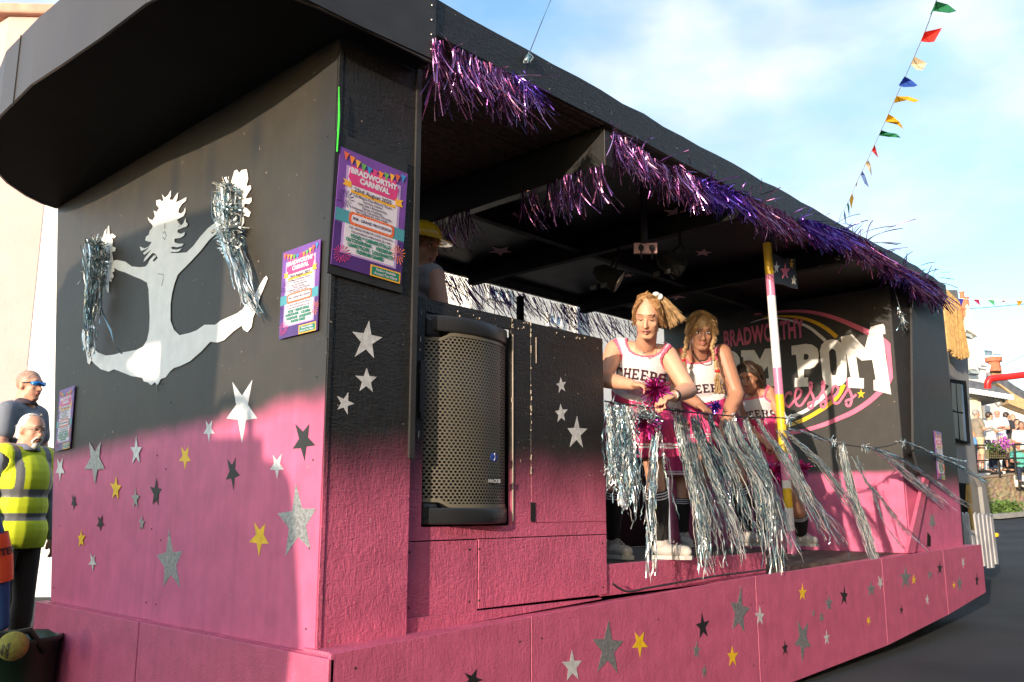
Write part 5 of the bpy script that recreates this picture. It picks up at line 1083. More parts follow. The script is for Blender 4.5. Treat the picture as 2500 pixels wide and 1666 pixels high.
# --- two men standing left of the float and the steward's arm
GREY = mat('grey_polo', (.17, .19, .235), .85, var=.08, vscale=5, bump=.35, bscale=6); COLR = mat('polo_collar', (.06, .045, .06), .8); BT = mat('brown_trousers', (.045, .03, .025), .85, bump=.4, bscale=7)
A1 = U(zm(520, 455), w=7.0); yw = math.atan2(RGT.y*.93-FWD.y*.1, RGT.x*.93-FWD.x*.1)
J = stand((A1.x, A1.y, .12), yw, 1.83, 'front'); dz = A1-J['head']
for k in J:
    if isinstance(J[k], Vector) and k != 'hf': J[k] = J[k]+Vector((dz.x, dz.y, dz.z if k[0] not in 'at' else 0))
J['hf'] = (RGT*.96-FWD*.22).normalized(); J['neckw'] = 1.25; J['brow'] = HS
def stub(t, J, P, R, s):
    m = MB(); m.ball(P(0, -.017, .036), (.0765*s, .0945*s, .088*s), 24, 16, R); part('stubble_hair', remesh(m, .009, 2), HS, t, True)
    m = MB(); m.tube([P(.062, .058, .018), P(.030, .092, .020), P(0, .094, .020), P(-.030, .092, .020), P(-.062, .058, .018)], [.010*s, .020*s, .010*s, .020*s, .010*s], 8); sg = part('sunglasses', m, mat('mirror_lens', (.03, .22, .65), .08, metal=.6, var=0), t, True)
    m = MB(); m.tube([P(.062, .060, .026), P(.080, .0, .016)], .004*s, 6); m.tube([P(-.062, .060, .026), P(-.080, .0, .016)], .004*s, 6); part('frame', m, M['black'], sg)
t6, P6, _, sm6, so6, fr6 = plain('man with cropped hair, blue mirrored sunglasses and a grey polo shirt by the pink wall', J, GREY, BT, M['skin3'], stub, .6, group='men watching at the left of the float', wide=1.15)
def collar(t, J, fr, mt, r=.082):
    R, sd, f, u = fr; m = MB(); vs = []
    c = J['neck']+u*.015
    for i in range(25):
        th = 2*math.pi*i/24; d = sd*math.cos(th)*r+f*math.sin(th)*r; dr = -.02*max(0, math.sin(th)); vs += [c+d*.86+u*(.045+dr*1.3), c+d*1.25+u*(.0+dr*2)]
    m.add(vs, [(2*i, 2*i+2, 2*i+3, 2*i+1) for i in range(24)]); o = part('collar', m, mt, t, True); o.modifiers.new('t', 'SOLIDIFY').thickness = .005
collar(t6, J, fr6, COLR)
HV = mat('hi_vis_yellow', (.74, .84, .03), .7, var=.06, vscale=6, bump=.4, bscale=6); RS = mat('reflective_grey', (.20, .20, .21), .5); SHT = mat('checked_shirt', (.25, .28, .38), .8); DJ = mat('dark_jacket', (.02, .022, .03), .85)
A1 = U(zm(560, 1230), w=6.2); J = stand((A1.x, A1.y, .0), yw-.25, 1.74, 'down'); dz = A1-J['head']
for k in J:
    if isinstance(J[k], Vector) and k != 'hf': J[k] = J[k]+Vector((dz.x, dz.y, dz.z if k[0] not in 'at' else 0))-RGT*(.02 if k != 'head' else 0)
J['hf'] = (RGT*.88-FWD*.45-Vector((0, 0, 1))*.05).normalized(); J['neckw'] = 1.2; J['brow'] = HW
def oldman(t, J, P, R, s):
    m = MB(); m.ball(P(0, -.026, .036), (.0785*s, .088*s, .087*s), 24, 16, R); m.limb(P(.052, -.05, .01), P(.045, -.055, -.045), .034*s, .027*s); m.limb(P(-.052, -.05, .01), P(-.045, -.055, -.045), .034*s, .027*s); hh = part('white_hair', remesh(m, .009, 2), HW, t, True)
    m = MB(); strands(m, P, [(.03, .02, .118), (-.03, .02, .118), (.07, -.02, .06), (-.07, -.02, .06)], [(.070, -.06, .02), (-.070, -.06, .02), (.06, -.085, -.05), (-.06, -.085, -.05)], 260, .002, s, .004); part('hair_strands', m, HW, t)
    m = MB(); m.tube([P(-.030, .070, -.062), P(-.020, .088, -.040), P(0, .094, -.038), P(.020, .088, -.040), P(.030, .070, -.062)], [.006*s, .008*s, .007*s, .008*s, .006*s], 8); m.ball(P(0, .058, -.094), (.030*s, .028*s, .028*s), 12, 8, R); m.limb(P(.028, .062, -.064), P(.018, .060, -.092), .010*s, .012*s, 8); m.limb(P(-.028, .062, -.064), P(-.018, .060, -.092), .010*s, .012*s, 8); part('goatee', m, HW, t, True)
    m = MB()
    for q in (1, -1):
        m.tube([P(.030*q+.022*math.cos(a_*math.pi/8), .094, .010+.017*math.sin(a_*math.pi/8)) for a_ in range(17)], .0014*s, 5, False); m.tube([P(.052*q, .090, .014), P(.080*q, -.005, .012)], .0016*s, 5)
    m.tube([P(-.008, .096, .012), P(.008, .096, .012)], .0016*s, 5); part('glasses', m, M['steel'], t, True)
t7, P7, _, sm7, so7, fr7 = plain('bearded man with white hair and glasses in a yellow hi-vis waistcoat and brown trousers', J, SHT, BT, M['skin3'], oldman, .6, group='men watching at the left of the float', long=True, wide=1.08)
collar(t7, J, fr7, SHT, .088)
R, sd, f, u = fr7
m = MB(); body_prims(J, m, .045, 'torso', 1.12); m.limb(J['hL'], J['hL']+Vector((0, 0, -.02)), .13, .13); m.limb(J['hR'], J['hR']+Vector((0, 0, -.02)), .13, .13)
v = remesh(m, .0062, 8); ct = J['pel'].lerp(J['neck'], .5)
hz = U((60, 1338), w=6.1).z
def vest(c):
    if c.z < hz: return False
    for k in 'LR':
        if (c-J['s'+k]-(J['e'+k]-J['s'+k]).normalized()*.03).length < .095: return False
    x = (c-J['neck']).dot(sd); y = (c-J['neck']).dot(f); h_ = (c-J['neck']).dot(u)
    if y > 0 and abs(x) < .02+max(0, (h_+.30))*.36: return False
    return (c-J['neck']-u*.04).length > .10
v = keep(v, vest); vo = part('hi_vis_waistcoat', v, [HV, RS], t7, True); vo.modifiers.new('t', 'SOLIDIFY').thickness = .006
za, zb_2 = U((70, 1205), w=6.1).z, U((70, 1262), w=6.1).z
def vz(c):
    x = (c-J['neck']).dot(sd)
    if abs(c.z-za) < .027 or abs(c.z-zb_2) < .027: return 1
    return 1 if c.z > za and .10 < abs(x) < .15 else 0
zones(vo, vz)
m = MB(); body_prims(J, m, .03, 'torso', 1.1); q = remesh(m, .012, 4); q = keep(q, lambda c: c.z > hz-.05 and not ((c-J['neck']).dot(f) > 0 and abs((c-J['neck']).dot(sd)) < .012+max(0, (c-J['neck']).dot(u)+.22)*.45) and (c-J['neck']-u*.04).length > .09); part('dark_jacket', q, DJ, t7, True)
# steward whose sleeve shows at the frame edge
w8 = 4.9; J = stand((0, 0, 0), AZ+.3, 1.7, 'down'); tgt = U((-75, 1160), w=w8); dz = tgt-J['sR']
for k in J:
    if isinstance(J[k], Vector) and k != 'hf': J[k] = J[k]+Vector((dz.x, dz.y, -.1 if k[0] not in 'at' else 0))
J['sR'] = U((-55, 1185), w=w8); J['eR'] = U((-5, 1340), w=w8); J['wR'] = U((5, 1525), w=w8)
BL = mat('blue_fleece', (.03, .09, .24), .85, bump=.4, bscale=8); OR = mat('orange_armband', (.75, .10, .02), .6)
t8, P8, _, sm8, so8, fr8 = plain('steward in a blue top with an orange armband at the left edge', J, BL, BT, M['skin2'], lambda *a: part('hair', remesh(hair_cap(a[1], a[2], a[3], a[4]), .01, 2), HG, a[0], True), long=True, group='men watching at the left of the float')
e, s_ = J['eR'], J['sR']
m = MB(); m.tube([e.lerp(s_, .22), e.lerp(J['wR'], .12), e.lerp(J['wR'], .42)], [.075, .074, .069], 18, False); ab = part('armband', m, OR, t8, True)
t = text_mb('STEWARD', .055, .002, 1, 'LEFT'); ax = (e.lerp(s_, .2)-e.lerp(J['wR'], .4)).normalized(); c = e.lerp(J['wR'], .06)
bv_ = place(t, lambda v: c+(-FWD*math.cos(v.x/.078+.35)+RGT*math.sin(v.x/.078+.35))*.077+ax*v.y); part('armband_lettering', bv_, M['black'], ab)
m = MB(); body_prims(J, m, .04, 'torso', 1.12); v = remesh(m, .012, 5); v = keep(v, lambda c: (c-J['neck']-fr8[3]*.04).length > .10 and min((c-J['sL']).length, (c-J['sR']).length) > .09); part('hi_vis_waistcoat', v, HV, t8, True)
# green tub and big tennis ball
BG = mat('green_plastic', (.004, .022, .008), .4, var=.3)
c = U((30, 1620), w=4.5); t = thing('green_tub', (c.x, c.y, c.z-.42), 'dark green plastic tub standing in shade at the bottom left corner', 'tub')
m = MB(); pr = [(0, -.42), (.17, -.42), (.20, -.1), (.215, .10), (.23, .12), (.225, .14), (.20, .13), (.19, .0), (.17, -.38), (0, -.38)]; n = 32; vs = []
for k in range(n):
    a = 2*math.pi*k/n
    for r, z in pr: vs.append(c+Vector((math.cos(a)*r, math.sin(a)*r, z)))
k_ = len(pr); m.add(vs, [(k*k_+j, ((k+1) % n)*k_+j, ((k+1) % n)*k_+j+1, k*k_+j+1) for k in range(n) for j in range(k_-1)]); part('tub_shell', m, BG, t, True)
h0 = U((48, 1572), w=4.35); m = MB(); m.tube([h0+Vector((-.1, 0, -.02)), h0+Vector((-.04, 0, .05)), h0+Vector((.04, 0, .06)), h0+Vector((.12, 0, -.05))], .018, 8); part('handle', m, BG, t, True)
b = U((32, 1578), w=4.2); m = MB(); m.ball(b, .068, 28, 18); ball = one('tennis_ball', m, mat('tennis_felt', (.28, .26, .05), .95, var=.15, vscale=40, bump=.4, bscale=120), 'oversized dull yellow tennis ball with black lettering beside the green tub', 'ball', smooth=True)
def onball(v):
    d = (-FWD*1+RGT*(v.x*16)+UPV*(v.y*16)).normalized(); return b+d*.0690
rot = Matrix.Rotation(math.radians(80), 3, 'Z'); m = MB()
for s_, yy in (('HEAD', .006), ('RADICAL', -.016)):
    q = text_mb(s_, .021, .0012); m.add([rot@Vector((v.x, v.y+yy, 0)) for v in q.v], q.f)
part('ball_lettering', place(m, onball), M['black'], ball)
# ------------------------------------------------------------ the street around
FH = Vector((math.cos(AZ), math.sin(AZ), 0))
def ext(name, pts, zoom, w_, depth, mt, par, label=None):
    m = MB(); m.slab([[U(zoom(*p), w=w_) for p in pts]], FH*depth); return part(name, m, mt, par, label=label)
# pink building behind the men
t = thing('pink_building', (3.3, 11.6, 0), 'pink stuccoed building with a terracotta eaves trim behind the men at the left', 'building')
a = U((22, 40), w=12.4); b = U((99, 60), w=12.4); bx = Vector((b.x-a.x, b.y-a.y, 0)); bl = bx.normalized(); nb = Vector((-bl.y, bl.x, 0)); nb = nb if nb.dot(FH) > 0 else -nb
zt = zt
ht = a.z
r0 = ray(101, 560); t0 = (Vector((a.x, a.y, 0)).dot(nb))/(r0.x*nb.x+r0.y*nb.y)
pa_, pb_ = Vector((a.x, a.y, 0)), Vector((r0.x*t0, r0.y*t0, 0))
back = Vector((-.15, 1, 0)).normalized()
m = MB(); q = [pa_, pb_, pb_+back*9, pa_+back*9]; m.slab([q], (0, 0, ht)); part('wall', m, M['stucco'], t)
m = MB(); q = [pa_-bl*.10-nb*.10, pb_+bl*.04-nb*.10, pb_+bl*.04+back*9, pa_-bl*.10+back*9]; m.slab([[p+Vector((0, 0, ht+.002)) for p in q]], (0, 0, .16)); part('eaves_trim', m, M['trim'], t, bevel=.03)
# white building next to it, showing between the pink wall and the float, and through the open stage
t = thing('white_building', (6, 11, 0), 'bright white rendered building seen past the stage and beside the pink wall', 'building')
m = MB(); o = pb_+nb*.01-bl*.01; m.slab([[o, o+bl*1.4, o+bl*1.4+nb*6, o+nb*6]], (0, 0, 5.2)); part('wing_wall', m, M['wwall'], t)
YW = 10.2
xa = U(z7(560, 600), Y=YW).x; m = MB(); m.box((xa, YW, 0), (22, YW+7, 5.6)); part('wall', m, M['wwall'], t)
m = MB(); m.slab([[(xa-.2, YW-.3, 5.602), (22.2, YW-.3, 5.602), (22.2, YW+3.5, 8), (xa-.2, YW+3.5, 8)]], (0, 0, .12)); m.slab([[(xa-.2, YW+7.3, 5.602), (22.2, YW+7.3, 5.602), (22.2, YW+3.52, 8), (xa-.2, YW+3.52, 8)]], (0, 0, .12)); part('roof', m, M['slate'], t)
def winpx(par, pts, zoom, Y):
    q = [U(zoom(*p), Y=Y) for p in pts]; x0, x1 = min(p.x for p in q), max(p.x for p in q); z0, z1 = min(p.z for p in q), max(p.z for p in q)
    m = MB(); k = .06; m.box((x0-k, Y-.04, z0-k), (x1+k, Y-.002, z0)); m.box((x0-k, Y-.04, z1), (x1+k, Y-.002, z1+k)); m.box((x0-k, Y-.04, z0+.001), (x0, Y-.002, z1-.001)); m.box((x1, Y-.04, z0+.001), (x1+k, Y-.002, z1-.001)); m.box(((x0+x1)/2-.02, Y-.035, z0+.001), ((x0+x1)/2+.02, Y-.003, z1-.001))
    f = part('window', m, M['white'], par); m = MB(); m.box((x0, Y-.02, z0), (x1, Y-.004, z1)); part('pane', m, mat('pale_pane', (.30, .42, .55), .15, var=.2), f)
winpx(t, [(705, 605), (830, 690)], z7, YW); winpx(t, [(1180, 820), (1265, 900)], z7, YW); winpx(t, [(300, 0), (420, 60)], zoomer(1480, 690, .2041), YW)
m = MB(); q = U(z7(1395, 860), Y=YW-.1); m.tube([(q.x, YW-.08, 0), (q.x, YW-.08, 5.5)], .05, 10); part('drainpipe', m, M['white'], t, True)
m = MB(); m.box((xa, YW-.12, 2.0), (22, YW-.002, 2.14)); part('string_course', m, mat('grey_stone_band', (.45, .45, .5), .8), t)  # blue-grey stone band
# grey mock house: the next float
t = thing('grey_house_float', (12.8, 3.7, 0), 'next float built as a grey toy cottage with thatch, black-framed window and picket fence', 'carnival float')
Yg = 3.6; G = lambda *p, Y=Yg: [U(zR(*q), Y=Y) for q in p]
win = G((152, 530), (215, 540), (236, 850), (178, 838)); dr = G((194, 1058), (243, 1065), (262, 1310), (212, 1300))
m = MB(); m.slab([G((100, 60), (185, 60), (240, 420), (252, 700), (290, 1010), (345, 1260), (372, 1420), (60, 1420))], (0, .05, 0)); w_ = part('wall', m, M['grey'], t)
m = MB(); m.slab([G((140, 522), (218, 532), (240, 856), (168, 842), Y=Yg-.01)], (0, -.03, 0)); fr = part('window', m, M['matt'], t)
pane_m = mat('painted_pane', (.28, .27, .22), .6, var=.1)
for q in [((153, 541), (174, 545), (182, 690), (160, 680)), ((180, 545), (204, 549), (214, 692), (188, 690)), ((162, 692), (184, 697), (192, 832), (172, 826)), ((190, 698), (216, 702), (224, 842), (200, 836))]:
    m = MB(); m.slab([G(*q, Y=Yg-.045)], (0, -.004, 0)); part('pane', m, pane_m, fr)
m = MB(); m.slab([G((204, 549), (211, 551), (231, 842), (224, 842), Y=Yg-.045)], (0, -.005, 0)); part('blue_edge', m, bm_, fr)
m = MB(); m.slab([G(*[(194, 1058), (243, 1065), (262, 1310), (212, 1300)], Y=Yg-.01)], (0, -.01, 0)); dd = part('doorway', m, M['matt'], t)
m = MB(); m.slab([G((230, 1068), (240, 1068), (262, 1308), (248, 1306), (240, 1200), (226, 1150), (228, 1100), Y=Yg-.03)], (0, -.03, 0)); part('door_frame', m, mat('ochre_paint', (.35, .22, .05), .6), dd)
m = MB(); m.slab([G((262, 1020), (300, 1030), (345, 1260), (352, 1350), (322, 1350), (290, 1080), Y=Yg-.06)], (0, -.05, 0)); part('corner_board', m, M['grey'], t)
m = MB()
for k in range(64):
    u = k/63; x0 = 104+u*86; y0 = 40+u*84+random.uniform(-6, 6); x1 = 138+u*70+(max(0, u-.82)*200); y1 = 370+u*55+random.uniform(-14, 14)+(0 if u < .8 else -20*(u-.8)*5)
    a, b = G((x0, y0), (x1, y1), Y=Yg-.12-random.uniform(0, .05)); mdp = a.lerp(b, .5)+Vector((random.uniform(-.01, .01), 0, 0)); m.tube([a, mdp, b], .014, 5)
part('thatch', m, M['bamboo'], t)
for i, (x0, y0, x1, y1) in enumerate([(212, 1215, 240, 1450), (232, 1214, 262, 1455), (262, 1330, 285, 1470), (275, 1216, 308, 1480), (296, 1218, 328, 1490), (318, 1220, 348, 1500), (338, 1221, 368, 1498), (356, 1223, 388, 1480)]):
    m = MB(); q = G((x0, y0+8), (x0+6, y0-4), (x0+13, y0+8), (x1+12, y1), (x1, y1), Y=3.3); m.slab([q], (0, .02, 0)); part('picket', m, mat('pale_grey_paint', (.42, .42, .43), .7) if i == 0 else bpy.data.materials['pale_grey_paint'], t)
m = MB(); m.slab([G((215, 1300), (375, 1310), (378, 1325), (216, 1318), Y=3.33)], (0, .03, 0)); m.slab([G((228, 1410), (385, 1430), (387, 1445), (230, 1425), Y=3.33)], (0, .03, 0)); part('fence_rail', m, bpy.data.materials['pale_grey_paint'], t)
m = MB(); q = U(zR(385, 1328), Y=3.3); m.tube([q, q+Vector((.03, -.005, 0))], .026, 8); part('yellow_reflector', m, M['yellow'], t)
m = MB(); q = G((60, 1300), (360, 1380)); m.box((q[0].x, Yg+.06, gz(12)+.3), (q[1].x, 5.8, 1.0)); part('trailer_bed', m, M['matt'], t)
# retaining wall, railing, road edge
sm_ = bpy.data.materials.new('rubble_stone'); sm_.use_nodes = True; N, L = nodes(sm_); b = sm_.node_tree.nodes['Principled BSDF']; b.inputs['Roughness'].default_value = .9
g = N('ShaderNodeTexCoord'); v = N('ShaderNodeTexVoronoi'); v.inputs['Scale'].default_value = 5; mp = N('ShaderNodeMapping'); mp.inputs['Scale'].default_value = (1, 1, 2); r = N('ShaderNodeValToRGB')
r.color_ramp.elements[0].color = (.22, .16, .10, 1); r.color_ramp.elements[1].color = (.62, .48, .30, 1); L(g.outputs['Object'], mp.inputs[0]); L(mp.outputs[0], v.inputs[0]); n_ = N('ShaderNodeTexNoise'); n_.inputs['Scale'].default_value = 6; L(g.outputs['Object'], n_.inputs[0])
L(n_.outputs[0], r.inputs[0]); x = N('ShaderNodeMix'); x.data_type = 'RGBA'; x.blend_type = 'MULTIPLY'; x.inputs[0].default_value = .25; L(r.outputs[0], x.inputs[6]); L(v.outputs['Color'], x.inputs[7]); L(x.outputs[2], b.inputs['Base Color'])
u = N('ShaderNodeBump'); u.inputs['Strength'].default_value = .8; u.inputs['Distance'].default_value = .05; L(v.outputs['Distance'], u.inputs['Height']); L(u.outputs[0], b.inputs['Normal'])
WW = 24.0
t = thing('retaining_wall', U(zs(600, 1530), w=WW), 'low sunlit rubble stone wall holding up the spectators\' terrace', 'wall')
A_, B_ = U(zs(330, 1125), w=23.4), U(zs(1100, 1045), w=25.2); A0, B0 = Vector((A_.x, A_.y, .5)), Vector((B_.x, B_.y, .5))
m = MB(); m.slab([[A0, B0, B_, A_]], FH*.4); part('stonework', m, sm_, t)
m = MB(); m.slab([[A_+Vector((0, 0, .003))-FH*.04, B_+Vector((0, 0, .003))-FH*.04, B_+FH*.45+Vector((0, 0, .003)), A_+FH*.45+Vector((0, 0, .003))]], (0, 0, .06)); part('coping', m, mat('coping_stone', (.34, .27, .2), .9), t)
m = MB(); m.slab([[A_+FH*.46, B_+FH*.46, B_+FH*14, A_+FH*14]], (0, 0, -.3)); structure(part('terrace', m, M['pave']))
m = MB(); a, b = A0.copy(), B0.copy(); a.z = gz(a.x)+.0; b.z = gz(b.x); m.slab([[a-FH*.9, b-FH*.9, b+FH*.1, a+FH*.1]], (0, 0, .12)); structure(part('kerb', m, mat('kerb_stone', (.32, .31, .29), .8)))
RL = thing('railing', U(zs(600, 1090), w=23.9), 'dark metal railing along the top of the spectators\' wall', 'railing')
m = MB(); T_ = [U(zs(x, y), w=23.7) for x, y in ((300, 722), (500, 722), (740, 718), (1000, 712))]; B2 = [U(zs(x, y), w=23.7) for x, y in ((300, 910), (500, 900), (740, 880), (1000, 872))]
m.tube(T_, .025, 6); part('top_rail', m, M['black'], RL); m = MB(); m.tube(B2, .022, 6); part('lower_rail', m, M['black'], RL)
for x0, x1, y0, y1 in ((300, 318, 722, 1095), (575, 595, 890, 1085), (765, 790, 718, 1075), (960, 985, 712, 1060)):
    m = MB(); m.tube([U(zs(x0, y0), w=23.72), U(zs(x1, y1), w=23.72)], .032, 6); part('post', m, M['black'], RL)
# flower trough on the railing
FB = thing('flower_trough', U(zs(560, 880), w=23.5), 'wire trough with purple petunias hanging on the railing', 'flower trough')
m = MB(); q = [U(zs(*p), w=23.55) for p in ((465, 770), (660, 765), (665, 880), (470, 882))]; m.slab([q], FH*.2); part('liner', m, mat('coir_liner', (.22, .20, .10), .95, bump=.5), FB)
m = MB()
for i in range(9):
    a, b = U(zs(465+i*24.5, 768), w=23.5), U(zs(470+i*24.5, 882), w=23.5); m.tube([a, b], .008, 4)
for i in range(6): m.tube([U(zs(465, 770+i*22), w=23.5), U(zs(663, 766+i*23), w=23.5)], .008, 4)
part('wire_basket', m, M['black'], FB)
def leaves(m, c, rad, n, sz):
    for k in range(n):
        p = c+Vector((random.gauss(0, rad[0]), random.gauss(0, rad[1]), random.gauss(0, rad[2]))); a = Vector([random.gauss(0, 1) for _ in range(3)]).normalized()*sz; b = Vector([random.gauss(0, 1) for _ in range(3)]).normalized()*sz
        m.add([p-a, p+b, p+a, p-b], [(0, 1, 2, 3)])
    return m
part('foliage', leaves(MB(), U(zs(575, 740), w=23.5), (.26, .12, .07), 240, .03), M['green'], FB)['kind'] = 'stuff'; part('petals', leaves(MB(), U(zs(640, 700), w=23.3), (.13, .10, .09), 130, .035), M['magenta'], FB)['kind'] = 'stuff'; part('petals', leaves(MB(), U(zs(530, 660), w=23.3), (.10, .10, .05), 40, .03), mat('petal_pale', (.6, .4, .55), .6), FB)['kind'] = 'stuff'
m = MB()
for k in range(12): leaves(m, U(zs(470+k*28, 1530-k*3-random.uniform(0, 50)), w=23.2), (.16, .1, .10), 60, .05)
o = part('weeds', m, M['green']); o['kind'] = 'stuff'
# spectators
cols = dict(fawn=(.24, .2, .15), white=(.75, .73, .70), pale=(.55, .62, .75), dark=(.03, .028, .035), black=(.015, .015, .02), blue=(.08, .22, .45), beige=(.55, .45, .28), navy=(.02, .03, .06), grey=(.3, .3, .3), khaki=(.3, .25, .16), pink=(.7, .35, .4), teal=(.1, .4, .33))
cm = {k: mat('cloth_'+k, v, .85, var=.1, bump=.2, bscale=8) for k, v in cols.items()}
G_ = 'spectators on the terrace'
def hcap(mt, low=-.03): return lambda t, J, P, R, s: part('hair', remesh(hair_cap(J, P, R, s, low=low), .02, 2), mt, t, True)
def spectator(label, x, y, w_, turn, sh, tr, arms='down', hair=HD, shorts=False, sleeves=.6, scale=1.0, seat=False, skin='skin', wide=1, look=None, low=-.03, shoe=SHB):
    h = U(zs(x, y), w=w_); yaw = math.atan2(FH.y, FH.x)+turn; J = stand((0, 0, 0), yaw, 1.72*scale, arms, seat=seat, turn=(look or 0)); d = h-J['head']
    for k in J:
        if isinstance(J[k], Vector) and k != 'hf': J[k] = J[k]+d
    plain(label, J, cm[sh], cm[tr], M[skin], hcap(hair, low), sleeves, vox=.02, group=G_, shorts=shorts, wide=wide, det=False, shoe=shoe)
spectator('spectator in a fawn T-shirt and beige shorts with arms folded, in profile', 312, 345, 24.3, -1.5, 'fawn', 'beige', 'cross', HG, True, wide=1.25, skin='skin3')
spectator('child in a blue top half hidden behind the grey cottage float', 270, 590, 24.1, -1.7, 'blue', 'pink', 'front', HB, True, scale=.75)
spectator('spectator in white with folded bare arms, dark hair, right of the fawn T-shirt', 470, 372, 24.6, -1.6, 'white', 'navy', 'cross', HD, wide=1.2)
spectator('tall grey-haired spectator in a pale blue shirt holding arms crossed', 560, 335, 25.0, 2.6, 'pale', 'beige', 'cross', HW, True, wide=1.2, skin='skin3')
spectator('young spectator in a dark T-shirt looking away to the right', 675, 375, 25.4, -1.3, 'dark', 'khaki', 'down', HD)
spectator('spectator with fair hair far back between the dark T-shirt and the black top', 750, 400, 27, 2.9, 'grey', 'navy', 'down', HB)
spectator('spectator in a black top raising both arms to shade their eyes', 800, 455, 26, 2.8, 'black', 'navy', 'up', HD)
spectator('seated spectator in a loose white T-shirt leaning on the top rail', 850, 485, 24.6, 2.7, 'white', 'khaki', 'front', HD, wide=1.3, skin='skin2')
spectator('seated spectator with tan arms and a teal strap below the railing at the right', 815, 735, 24.5, 2.8, 'teal', 'navy', 'front', HD, seat=True, skin='skin2', scale=.9)
spectator('crouching spectator in pale clothes behind the railing under the flower trough', 520, 885, 24.6, 2.9, 'white', 'beige', 'front', HB, True, seat=True, scale=.72)
spectator('seated spectator in navy with pale trousers behind the middle railing post', 700, 850, 24.8, 3.3, 'black', 'white', 'front', HD, seat=True, scale=.8)
spectator('spectator in dark clothes just inside the right edge behind the railing', 885, 600, 25.4, 2.8, 'dark', 'navy', 'down', HG)
# gabled white house
E = ext
t = thing('gabled_house', U(zs(300, 700), w=31), 'white house with a slate-sided gable, tall bay window and lean-to slate roof', 'house')
E('wall', [(215, 560), (440, 700), (530, 1230), (640, 1340), (700, 1600), (760, 2900), (180, 2900)], zc, 32, 7, M['wwall'], t)
r = E('roof', [(205, 290), (375, 270), (345, 620), (240, 608)], zc, 31.4, .5, M['slate'], t)
E('bargeboard', [(375, 262), (400, 300), (552, 715), (530, 735), (380, 640), (345, 640)], zc, 31.2, 5, M['cream'], r); E('fascia', [(225, 612), (352, 596), (352, 665), (230, 685)], zc, 31.1, .5, M['white'], r)
m = MB()
for x, y, rr in ((298, 150, .10), (240, 275, .13), (335, 240, .17)): q = U(zc(x, y), w=31.5); m.tube([q+Vector((0, 0, -.5)), q+Vector((0, 0, .12)), q+Vector((0, 0, .18))], [rr, rr*.8, rr], 10)
part('chimney_pots', m, M['terra'], r)
bw = E('bay_window', [(320, 700), (440, 720), (475, 900), (525, 1230), (400, 1225), (350, 930)], zc, 31.0, .8, M['cream'], t)
for q in ([(335, 745), (425, 760), (440, 800), (430, 975), (370, 960), (348, 850)], [(385, 1000), (462, 1010), (505, 1215), (418, 1210)]): E('pane', q, zc, 30.92, .05, mat('pale_green_pane', (.55, .62, .6), .15), bw)  # pale grey-green panes
E('window_sill', [(405, 1230), (565, 1245), (560, 1290), (430, 1275)], zc, 30.6, .4, mat('sill_grey', (.3, .36, .38), .7), bw); E('window_head', [(300, 670), (450, 710), (420, 745), (330, 720)], zc, 30.7, .4, bpy.data.materials['sill_grey'], bw)
le = E('lean_to_roof', [(215, -60), (330, -40), (560, 20), (745, 120), (735, 140), (230, 55)], zs, 29.5, 3.5, M['slate'], t)
E('scalloped_eaves', [(228, 48), (735, 128), (745, 150), (232, 80)], zs, 29.3, .3, M['white'], le); E('soffit', [(232, 82), (740, 152), (700, 180), (560, 185), (240, 100)], zs, 29.4, 2, M['grey'], le)
m = MB()
for i in range(14):
    q = U(zs(240+i*38, 52+i*6.1), w=29.2); m.tube([q+Vector((0, 0, .03)), q+Vector((0, 0, -.14))], .06, 8)
part('eaves_tiles', m, M['white'], le)
E('porch_wall', [(235, 95), (350, 110), (390, 370), (400, 1050), (230, 1050)], zs, 29.9, .4, M['cream'], t); E('door', [(265, 115), (328, 125), (335, 290), (330, 800), (262, 800)], zs, 29.8, .08, mat('pale_door', (.72, .70, .5), .5), t)
m = MB(); m.tube([U(zs(540, 210), w=29.6), U(zs(572, 262), w=29.6), U(zs(650, 190), w=29.6)], .04, 6); part('bracket', m, M['grey'], t)
E('drain_channel', [(385, 250), (410, 255), (425, 400), (400, 400)], zs, 29.7, .1, M['grey'], t)
t = thing('white_cottage', U(zs(800, 700), w=36), 'white cottage at the right edge with an orange-edged slate roof and brick chimney', 'house')
E('wall', [(545, 190), (700, 185), (882, 330), (1100, 420), (1100, 1000), (545, 1000)], zs, 36, 8, M['wwall'], t)
r = E('roof', [(520, -120), (640, -90), (760, 0), (1100, 200), (1100, 330), (880, 230), (740, 140), (560, 20)], zs, 35.5, 6, M['slate'], t); E('verge_tiles', [(560, -20), (600, -10), (770, 110), (1100, 290), (1100, 370), (880, 295), (705, 225), (690, 185), (745, 160), (740, 120)], zs, 35.3, .6, mat('verge', (.55, .36, .18), .8), r)
ch = E('chimney', [(720, 1205), (865, 1210), (935, 1500), (870, 1560), (760, 1480)], zc, 37, 1.2, mat('ochre_brick', (.40, .26, .12), .9), r)
m = MB(); q = U(zc(765, 1150), w=37); m.tube([q+Vector((0, 0, -.3)), q+Vector((0, 0, .1)), q+Vector((0, 0, .12)), q+Vector((0, 0, .3))], [.28, .24, .34, .34], 12); part('chimney_pot', m, M['terra'], ch)
E('dormer', [(520, 1100), (620, 1110), (720, 1160), (700, 1260), (640, 1350), (560, 1340), (530, 1230)], zc, 36.5, 2, M['white'], t); E('dormer_vent', [(575, 1150), (660, 1165), (655, 1180), (575, 1170)], zc, 36.4, .05, M['grey'], t); E('dormer_vent', [(550, 1195), (660, 1215), (655, 1230), (555, 1212)], zc, 36.4, .05, M['grey'], t)
m = MB(); P_ = lambda x, y: U(zc(x, y), w=37); m.tube([P_(745, 1100), P_(745, 950)], .03, 5); m.tube([P_(690, 1000), P_(860, 1000)], .02, 5); m.tube([P_(620, 955), P_(750, 965)], .02, 5)
